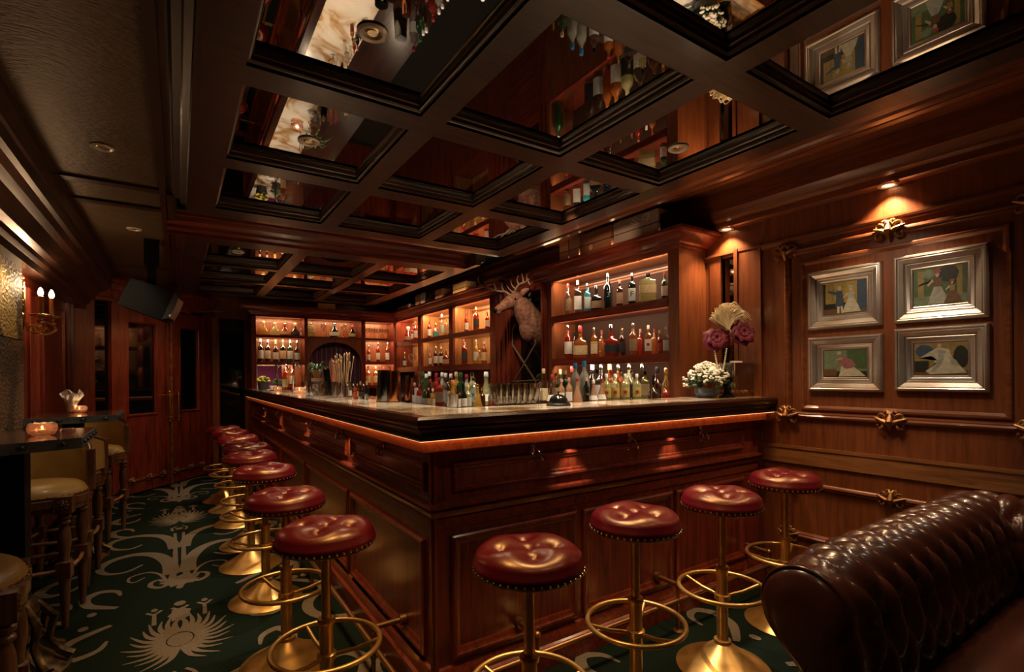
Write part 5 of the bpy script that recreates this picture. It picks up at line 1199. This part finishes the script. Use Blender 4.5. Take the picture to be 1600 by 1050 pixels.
tines = [[(775, 454, 2.56), (773, 446, 2.55), (770, 437, 2.54)], [(760, 449, 2.52), (756, 442, 2.50), (757, 435, 2.49)], [(752, 444, 2.49), (746, 447, 2.48), (741, 441, 2.46)], [(748, 441, 2.48), (747, 436, 2.47), (749, 432, 2.46)],
         [(788, 456, 2.61), (784, 448, 2.58), (786, 441, 2.56)], [(806, 452, 2.66), (800, 446, 2.64), (798, 437, 2.62)], [(811, 445, 2.66), (808, 438, 2.64), (810, 430, 2.63)], [(818, 441, 2.66), (817, 434, 2.65), (815, 427, 2.64)], [(825, 438, 2.66), (828, 445, 2.66), (832, 440, 2.66)], [(824, 438, 2.66), (823, 431, 2.65), (826, 427, 2.64)], [(803, 458, 2.66), (796, 452, 2.62), (792, 446, 2.60)]]
anto = None
for pts, r0 in beams: mb = MB(); P = smooth_pts([A(*p) for p in pts], 5); mb.tube(P, [r0*(1 - .55*k/(len(P)-1)) for k in range(len(P))], 8); anto = mb.build('antler', 'antler', deer, 60)
mb = MB()
for pts in tines: P = smooth_pts([A(*p) for p in pts], 4); mb.tube(P, [.009*(1 - .8*k/(len(P)-1)) for k in range(len(P))], 7)
mb.build('antler_tines', 'antler', anto, 60)

# ================================================================ THINGS ON THE BAR TOP
TZ = CT + .0015
def at_top(px, py): return atz(px, py, CT)
# service bell
mat('bell_black', (.02, .018, .018), .12, .6, coat=.8)
t = empty('service_bell', 'black domed service bell on the front bar top', 'bell', (1.545, 1.93, TZ))
mb = MB(); mb.lathe([(.058, 0), (.060, .006), (.054, .012), (.050, .014)], 32); mb.build('base', 'black', t)
mb = MB(); mb.lathe([(.046, .016), (.044, .030), (.034, .045), (.018, .053), (.004, .055), (.004, .062), (.009, .063), (.009, .067), (.001, .068)], 32); mb.build('dome', 'bell_black', t, 50)
# frosted tumbler by the corner
t = empty('metal_tumbler', 'small blue grey metal tumbler standing at the corner of the bar top', 'tumbler', (1.075, 2.13, 1.1525)); mb = MB(); mb.lathe([(.0005, 0), (.022, 0), (.026, .062), (.0245, .062), (.021, .006)], 24); mb.build('cup', 'frost_tin' if 'frost_tin' in MATS else 'steel', t)
# cocktail shaker tins
def tin(x, y, h, r, m, label, z=TZ):
    t = empty('shaker_tin', label, 'cocktail shaker', (x, y, z)); mb = MB(); mb.lathe([(.0005, 0), (r, 0), (r*1.02, .004), (r*.80, h - .006), (r*.78, h), (.0005, h)], 28); mb.build('cup', m, t)
    mb = MB(); mb.lathe([(r*1.03, .0), (r*1.05, .004), (r*1.01, .010), (r*.97, .011)], 28); mb.build('rim', 'nail', t)
mat('copper', (.55, .22, .10), .15, 1.0); mat('black_steel', (.20, .21, .22), .16, 1.0); mat('frost_tin', (.34, .42, .46), .45, .5)
q = place(601, 'X', .985); tin(q[0], q[1], .185, .047, 'black_steel', 'tall upturned black steel shaker tin, the left one of the row')
q = place(617, 'X', 1.02); tin(q[0], q[1] , .180, .036, 'copper', 'upturned copper shaker tin between the two black ones')
q = place(631, 'X', 1.20); tin(q[0], q[1], .175, .045, 'black_steel', 'upturned black shaker tin behind, right of the copper one', 1.132)
q = place(640, 'X', 1.16); tin(q[0], q[1], .160, .030, 'copper', 'slim copper shaker tin nearest the bottle cluster', 1.132)
# small bottles left of the shakers
bottle_row([(547,598,'round',G+'clear','label_white','brass','small clear bottle with gold cap'), (552,602,'slim',G+'clear',None,'white','small clear dropper bottle'), (558,600,'round',G+'red','label_yellow','cork','small bottle with a red label'), (563,596,'wine',G+'brown','label_black','cork','small dark bottle with a cream top'), (568,603,'round',G+'black','label_black','white','small black bottle'), (573,595,'wine',G+'black',None,'label_cream','black bottle with a cream cap')], 'X', 1.02, TZ, 'beside the shaker tins', 'small bitters bottles')
bottle_row([(543,601,'round',G+'clear',None,'label_cream','tiny bitters bottle with a cream cap'), (555,606,'round',G+'amber','label_red','black','tiny bottle with a red label')], 'X', .97, TZ, 'before the bitters bottles', 'small bitters bottles')
# jars with cork lids, potted plant, pepper pot
def jar(x, y, r, h, fill, label, cork=True):
    t = empty('storage_jar', label, 'jar', (x, y, TZ)); mb = MB(); mb.lathe([(.0005, 0), (r, 0), (r*1.04, .01), (r*1.04, h*.85), (r*.85, h*.95), (r*.85, h)], 24); mb.build('glass_body', 'glass_clear', t)
    if fill:
        mb = MB(); rnd = random.Random(3)
        for k in range(34): a, q_, z = rnd.random()*6.3, rnd.random()*r*.7, .012 + rnd.random()*h*.65; mb.ball((q_*math.cos(a), q_*math.sin(a), z), r*.26, 7, 5)
        o = mb.build('filling', fill, t); o['kind'] = 'stuff'
    if cork: mb = MB(); mb.lathe([(.0005, h), (r*.84, h), (r*.88, h + .03), (.0005, h + .031)], 20); mb.build('lid', 'cork', t)
    return t
x1, y1 = place(508, 'X', 1.0); jar(x1, y1, .050, .115, 'cork', 'glass jar of brown nuts with a cork lid on the bar top')
x2, y2 = place(495, 'X', 1.01); jar(x2, y2, .052, .110, 'ceramic', 'cork lidded glass jar under the potted plant')
t = empty('potted_plant', 'small spiky green plant in a terracotta pot on a jar lid', 'plant', (x2, y2, TZ + .143)); mb = MB(); mb.lathe([(.0005, 0), (.028, 0), (.036, .055), (.040, .056), (.040, .068), (.034, .068), (.032, .05), (.0005, .05)], 20); mb.build('pot', 'terracotta', t)
mb = MB(); rnd = random.Random(5)
for k in range(26):
    a = rnd.random()*6.3; l = .07 + rnd.random()*.09; up = .03 + rnd.random()*.07; u = Vector((math.cos(a), math.sin(a), 0)); s_ = Vector((-u.y, u.x, 0)); rows = []
    for q in range(7): f = q/6; c = u*(l*f) + Vector((0, 0, .05 + up*math.sin(PI*f*.75)*1.2 - .05*f*f)); w = .007*(1 - f**2) + .0006; rows.append([c - s_*w, c + Vector((0, 0, -.002)), c + s_*w])
    mb.grid(rows)
mb.build('leaves', 'leaf', t, 0)
t = empty('pepper_mill', 'small turned wooden mill on the second cork jar lid', 'pepper mill', (x1, y1, TZ + .147)); mb = MB(); mb.lathe([(.0005, 0), (.020, 0), (.022, .01), (.014, .03), (.020, .045), (.012, .055), (.016, .066), (.0005, .078)], 16); mb.build('body', 'cork', t, 50)
# straws and dried stems
def bundle(px, X, n, h0, h1, cup, mats, label, cat, r=.034, spread=.05, rs=.0035):
    x, y = place(px, 'X', X); t = empty('straw_holder' if cat == 'straws' else 'stem_holder', label, cat, (x, y, TZ)); mb = MB(); mb.lathe([(.0005, 0), (r, 0), (r*1.05, .11), (r*1.0, .11), (r*.95, .006), (.0005, .006)], 20); mb.build('cup', cup, t)
    rnd = random.Random(int(px)); B = [MB() for _ in mats]
    for k in range(n):
        a, q_ = rnd.random()*6.3, rnd.random()**.5; h = h0 + (h1-h0)*rnd.random(); p0 = (q_*r*.6*math.cos(a), q_*r*.6*math.sin(a), .01); p1 = (q_*spread*math.cos(a), q_*spread*math.sin(a), h); b = B[k % len(mats)]
        b.tube([p0, p1], rs, 6)
        if cat == 'dried stems': b.ball(p1, (.005, .005, .014), 6, 5)
    for b, m_ in zip(B, mats): o = b.build('straws' if cat == 'straws' else 'stems', m_, t); o['kind'] = 'stuff'
bundle(514, 1.01, 46, .19, .22, 'glass_cup', ['black', 'soft_black'], 'glass packed with black straws on the bar top', 'straws', .036, .042)
bundle(524, 1.04, 40, .26, .30, 'chrome', ['pink', 'orange', 'pink'], 'metal cup of pink and orange straws on the bar top', 'straws', .032, .048)
bundle(533, .98, 16, .24, .31, 'chrome', ['kraft', 'kraft', 'grey_box'], 'chrome cup of tall dried stems on the bar top', 'dried stems', .034, .075, .0022)
bundle(541, 1.06, 9, .26, .33, 'steel', ['kraft'], 'steel cup with wheat like stems behind the chrome cup', 'dried stems', .032, .07, .0024)
bundle(478, 1.00, 9, .16, .20, 'chrome', ['chrome', 'brass'], 'cup of long bar spoons left of the plant jar', 'bar tools', .036, .05, .003)
# fonts (beer taps)
for k, (px, X, s, lb) in enumerate(((434, .96, 1, 'curved chrome beer tap, the left one above the stone bar top'), (458, .99, -1, 'curved chrome beer tap, the right one above the stone bar top'))):
    x, y = place(px, 'X', X); t = empty('beer_tap', lb, 'beer tap', (x, y, TZ)); mb = MB(); mb.lathe([(.030, 0), (.030, .006), (.014, .012), (.014, .03)], 18); mb.build('base', 'chrome', t)
    mb = MB(); mb.tube(smooth_pts([(0, 0, .0), (0, .03*s, .12), (.0, .045*s, .22), (.02, .02*s, .285), (.06, -.05*s, .30), (.09, -.11*s, .27), (.095, -.13*s, .235)], 6), .010, 10); mb.build('spout', 'chrome', t, 60)
    mb = MB(); mb.tube([(.0, .045*s, .24), (-.01, .055*s, .30)], [.008, .014], 8); mb.build('handle', 'iron', t)
# menu, flower pots, cup at the far end
t = empty('menu_board', 'flat purple menu board standing at the far end of the bar', 'menu', (.86, 7.1, TZ)); mb = MB(); mb.box((-.02, -.005, .0), (.27, .012, .30)); o = mb.build('board', 'purple', t); o.rotation_euler = (R(-6), 0, R(4)); mb = MB(); mb.box((-.03, -.012, 0), (-.02, .018, .31)); o = mb.build('spine', 'grey_box', t); o.rotation_euler = (R(-6), 0, R(4))
def pot(x, y, s, m_, petal, label, n=34):
    t = empty('potted_flowers', label, 'flowers', (x, y, TZ), 0, None, scale=s); mb = MB(); mb.lathe([(.0005, 0), (.050, 0), (.066, .085), (.060, .085), (.0005, .07)], 20); mb.build('pot', m_, t)
    mb = MB(); m2 = MB(); rnd = random.Random(9)
    for k in range(n):
        a, e_ = rnd.random()*6.3, rnd.random()*1.4; c = Vector((.07*math.cos(a)*math.cos(e_), .07*math.sin(a)*math.cos(e_), .10 + .06*math.sin(e_))); mb.ball(c, (.017, .017, .011), 8, 5); m2.ball(c*.8 + Vector((0, 0, .01)), (.016, .016, .012), 7, 5)
    mb.build('blossoms', petal, t); m2.build('foliage', 'leaf', t)
x, y = place(391, 'X', .90); pot(.86, 6.75, 1.0, 'grey_pot', 'yellow', 'yellow flowers in a grey pot at the far end of the bar top')
x, y = place(414, 'X', .95); pot(.99, 6.55, .8, 'grey_pot', 'leaf', 'small green plant in a dark pot beside the yellow flowers', 26)
t = empty('tea_cup', 'white cup and saucer on the bar top near the yellow flowers', 'cup', (.90, 6.28, TZ)); mb = MB(); mb.lathe([(.0005, 0), (.03, 0), (.065, .010), (.066, .012), (.03, .006)], 20); mb.build('saucer', 'white', t); mb = MB(); mb.lathe([(.0005, .008), (.022, .008), (.040, .055), (.037, .055), (.0005, .014)], 20); mb.build('cup', 'white', t)
x, y = place(447, 'X', 1.25)
for i, (px, m_, lb) in enumerate(((427, 'glass_brown', 'dark slim bottle left of the beer taps'), (445, 'glass_amber', 'amber bottle with a cream label between the beer taps'))):
    x, y = place(px, 'X', 1.03); bottle((x, y, TZ), .25, 'round', m_, 'label_cream' if i else None, 'cork', lb, None)
# white bouquet at the right end
x, y = place(1104, 'X', 2.74)
t = empty('white_bouquet', 'bushy bouquet of small white flowers at the right end of the bar top', 'flowers', (x, y, TZ)); mb = MB(); mb.lathe([(.0005, 0), (.05, 0), (.075, .03), (.07, .06), (.0005, .05)], 20); mb.build('bowl', 'grey_pot', t)
mb = MB(); m2 = MB(); rnd = random.Random(21)
for k in range(150):
    a, e_ = rnd.random()*6.3, rnd.random()**.7*1.5; rr = .105 + rnd.random()*.035; c = Vector((rr*math.cos(a)*math.cos(e_), rr*math.sin(a)*math.cos(e_), .075 + rr*1.0*math.sin(e_)))
    if rnd.random() < .82:
        for q in range(4): b_ = c + Vector((rnd.uniform(-.012, .012), rnd.uniform(-.012, .012), rnd.uniform(-.010, .012))); mb.ball(b_, (.0085, .0085, .006), 6, 4)
    m2.ball(c*.86, (.018, .018, .010), 6, 4)
mb.build('blossoms', 'petal_white', t); m2.build('foliage', 'leaf_dark', t); mb = MB(); mb.ball((-.01, -.05, .17), .026, 12, 8); mb.build('pale_bloom', 'cream', t)
# vase with peonies, feather plume and pearls
x, y = place(1137, 'X', 2.88)
t = empty('peony_vase', 'tall black vase with two dark magenta peonies and a cream feather plume', 'vase of flowers', (x, y, TZ)); mb = MB(); mb.lathe([(.0005, 0), (.052, 0), (.054, .006), (.024, .016), (.022, .06), (.028, .07), (.028, .09), (.018, .10), (.014, .22), (.020, .30), (.022, .31), (.0005, .31)], 20); mb.build('vase', 'black', t)
vx = Vector((_R[0], _R[1], 0)); vy = Vector((-_F[0], -_F[1], 0))
for k, (u, z) in enumerate(((-.085, .36), (.085, .395))):
    mb = MB(); rnd = random.Random(40 + k); C = vx*u + Vector((0, 0, z)) + vy*.02
    for ring, (n, r, tilt) in enumerate(((5, .030, 1.3), (7, .050, .9), (8, .070, .45), (8, .078, .0), (7, .07, -.45))):
        for q in range(n):
            a = 2*PI*q/n + ring*.5 + rnd.random()*.3; ax = (vy + Vector((0, 0, .35))).normalized(); e1 = vx; e2 = ax.cross(e1).normalized(); d = ((e1*math.cos(a) + e2*math.sin(a))*math.cos(tilt) + ax*math.sin(tilt)).normalized(); s_ = (e2*math.cos(a) - e1*math.sin(a)).normalized(); up = d.cross(s_); rows = []
            for i in range(5):
                f = i/4; w = .042*math.sin(PI*(.15 + .75*f)); c = C + d*(r*(.25 + .85*f)) + up*(.018*math.sin(PI*f)); rows.append([c + s_*(w*(j-2)/2) - d*(.010*abs(j-2)/2) + Vector((0, 0, rnd.uniform(-.004, .004))) for j in range(5)])
            mb.grid(rows)
    mb.build('peony', 'petal_purple', t, 80)
mb = MB(); rnd = random.Random(8)
for k in range(120):
    f = k/119; ang = R(150 - 118*f + rnd.uniform(-5, 5)); L0 = .125 + .035*math.sin(PI*f) + rnd.uniform(-.014, .014); base = vx*(.0) + Vector((0, 0, .42)) + vy*rnd.uniform(-.03, .03); tip = base + vx*(L0*math.cos(ang)*.85) + Vector((0, 0, L0*math.sin(ang))) + vy*rnd.uniform(-.03, .03); mid = (base + tip)/2 + vx*(-.025 + .012*f) + Vector((0, 0, .02)); end = tip + vx*.04 + Vector((0, 0, -.02 - .015*f))
    P = smooth_pts([base, mid, tip, end], 4); mb.tube(P, [.0045*(1 - .75*q/(len(P)-1)) for q in range(len(P))], 5, cap=False)
mb.build('feather_plume', 'feather', t, 60)
mb = MB()
for k in range(40):
    f = k/39; p = vx*(-.10 + .075*f) + Vector((0, 0, .30 - .16*math.sin(PI*f))) + vy*.045; mb.ball(p, .0055, 6, 5)
mb.build('pearl_strand', 'cream', t)
# clear display case
t = empty('display_case', 'clear acrylic display case at the right end of the bar top against the wall', 'display case', (2.96, 1.90, TZ)); mb = MB()
a0, a1, b0, b1, hh = -.10, .10, -.06, .07, .215
for bx in ((a0, b0, 0, a1, b0 + .003, hh), (a0, b1 - .003, 0, a1, b1, hh), (a0, b0, 0, a0 + .003, b1, hh), (a1 - .003, b0, 0, a1, b1, hh), (a0, b0, hh - .003, a1, b1, hh)): mb.box(bx[:3], bx[3:])
mb.build('case', 'glass_case', t)
mb = MB()
for (u, v) in ((a0, b0), (a1, b0), (a0, b1), (a1, b1)): mb.box((u - .001, v - .001, 0), (u + .002, v + .002, hh))
for z in (hh - .001,): mb.tube([(a0, b0, z), (a1, b0, z), (a1, b1, z), (a0, b1, z)], .0014, 4, closed=True)
mb.build('case_edges', 'chrome', t)
mb = MB(); mb.box((a0 + .01, b0 + .01, .002), (a1 - .01, b1 - .01, .012)); mb.build('tray', 'brown_box', t)
mb = MB(); mb.lathe([(.0005, .07), (.018, .075), (.016, .12), (.015, .14), (.0005, .14)], 14, (0, 0, 0)); mb.tube([(0, 0, .012), (0, 0, .075)], .003, 6); mb.build('little_goblet', 'gilt', t)
mb = MB()
for k in range(7): mb.ball((-.07 + .022*k, -.03 + .05*(k % 2), .028), (.016, .016, .016), 8, 6)
mb.build('orange_trinkets', 'orange', t)
mb = MB(); mb.box((-.07, -.035, hh + .001), (.02, .03, hh + .012)); o = mb.build('small_white_box', 'paper', None); o.location = (2.96, 1.90, TZ); tag(o, 'small white box lying on the clear display case', 'box')

# ================================================================ BOXES ON TOP OF THE CABINETS
def topbox(px0, px1, ytop, m_, label, X0=2.72, dep=.20, name='gift_box', z=2.2605):
    y0, y1 = place(px1, 'X', X0)[1], place(px0, 'X', X0)[1]; h = zat((px0 + px1)/2, ytop, X0, (y0+y1)/2) - z; h = max(.04, min(h, .165)); t = empty(name, label, 'box', (X0, y0, z)); mb = MB(); mb.box((0, 0, 0), (dep, y1 - y0, h)); mb.build('carton', m_, t); mb = MB(); mb.box((-.002, -.002, h*.42), (dep + .002, y1 - y0 + .002, h*.45)); mb.build('lid_seam', 'black', t); return t, y1 - y0, h
t, w, h = topbox(961, 1031, 337, 'grey_box', 'grey brown presentation box with a pale scribbled mark on top of the right cabinet')
mb = MB(); mb.tube(smooth_pts([(-.004, w*.62, h*.80), (-.004, w*.52, h*.66), (-.004, w*.40, h*.62), (-.004, w*.55, h*.84), (-.004, w*.45, h*.86), (-.004, w*.28, h*.70), (-.004, w*.34, h*.84), (-.004, w*.18, h*.90), (-.004, w*.24, h*.60)], 5), .0022, 5); mb.build('scribbled_emblem', 'white', t)
t, w, h = topbox(908, 957, 360, 'brown_box', 'brown presentation box with a gold seal on top of the right cabinet'); mb = MB(); mb.lathe([(.0005, 0), (.022, 0), (.022, .003), (.0005, .003)], 20); o = mb.build('gold_seal', 'kraft', t); o.rotation_euler = (0, -PI/2, 0); o.location = (-.003, w*.62, h*.24)
t, w, h = topbox(891, 906, 372, 'tan_box', 'tan upright box left of the brown presentation box')
t, w, h = topbox(876, 890, 374, 'steel', 'small grey framed card leaning on top of the right cabinet', dep=.03, name='framed_card')
t, w, h = topbox(1034, 1052, 332, 'black', 'black box at the front end on top of the right cabinet', X0=2.74)
for (a, b_, yt, m_, lb) in ((622, 640, 478, 'tan_box', 'low tan box on the long cabinet near the far corner'), (650, 656, 462, 'brown_box', 'narrow brown box on the long cabinet'), (658, 664, 458, 'grey_box', 'narrow grey box on the long cabinet'), (666, 672, 456, 'steel', 'narrow blue grey box on the long cabinet'), (681, 692, 452, 'brown_box', 'brown bottle box on the long cabinet'), (709, 729, 442, 'kraft', 'light wooden bottle box on the long cabinet')): topbox(a, b_, yt, m_, lb, X0=2.74, dep=.14)
mb = MB(); a, _, z_ = aty(497, 487, 7.42); b_, _, z2 = aty(524, 476, 7.42); mb.box((a, 7.42, 2.261), (b_, 7.52, 2.34)); o = mb.build('wooden_block', 'kraft'); tag(o, 'plain wooden block on top of the arched cabinet', 'box')
# air grille in the far coffer end
mb = MB(); mb.box((.30, 7.36, 2.390), (.62, 7.60, 2.400))
for k in range(9): mb.box((.31, 7.365 + k*.026, 2.383), (.61, 7.373 + k*.026, 2.39))
o = mb.build('air_grille', 'grey_box'); tag(o, 'small slatted air grille in the ceiling above the far end of the bar', 'vent')
mb = MB(); mb.box((.0, 7.34, 2.40), (3.1, 8.0, 2.42)); struct(mb.build('ceiling_soffit', 'dark_x'))
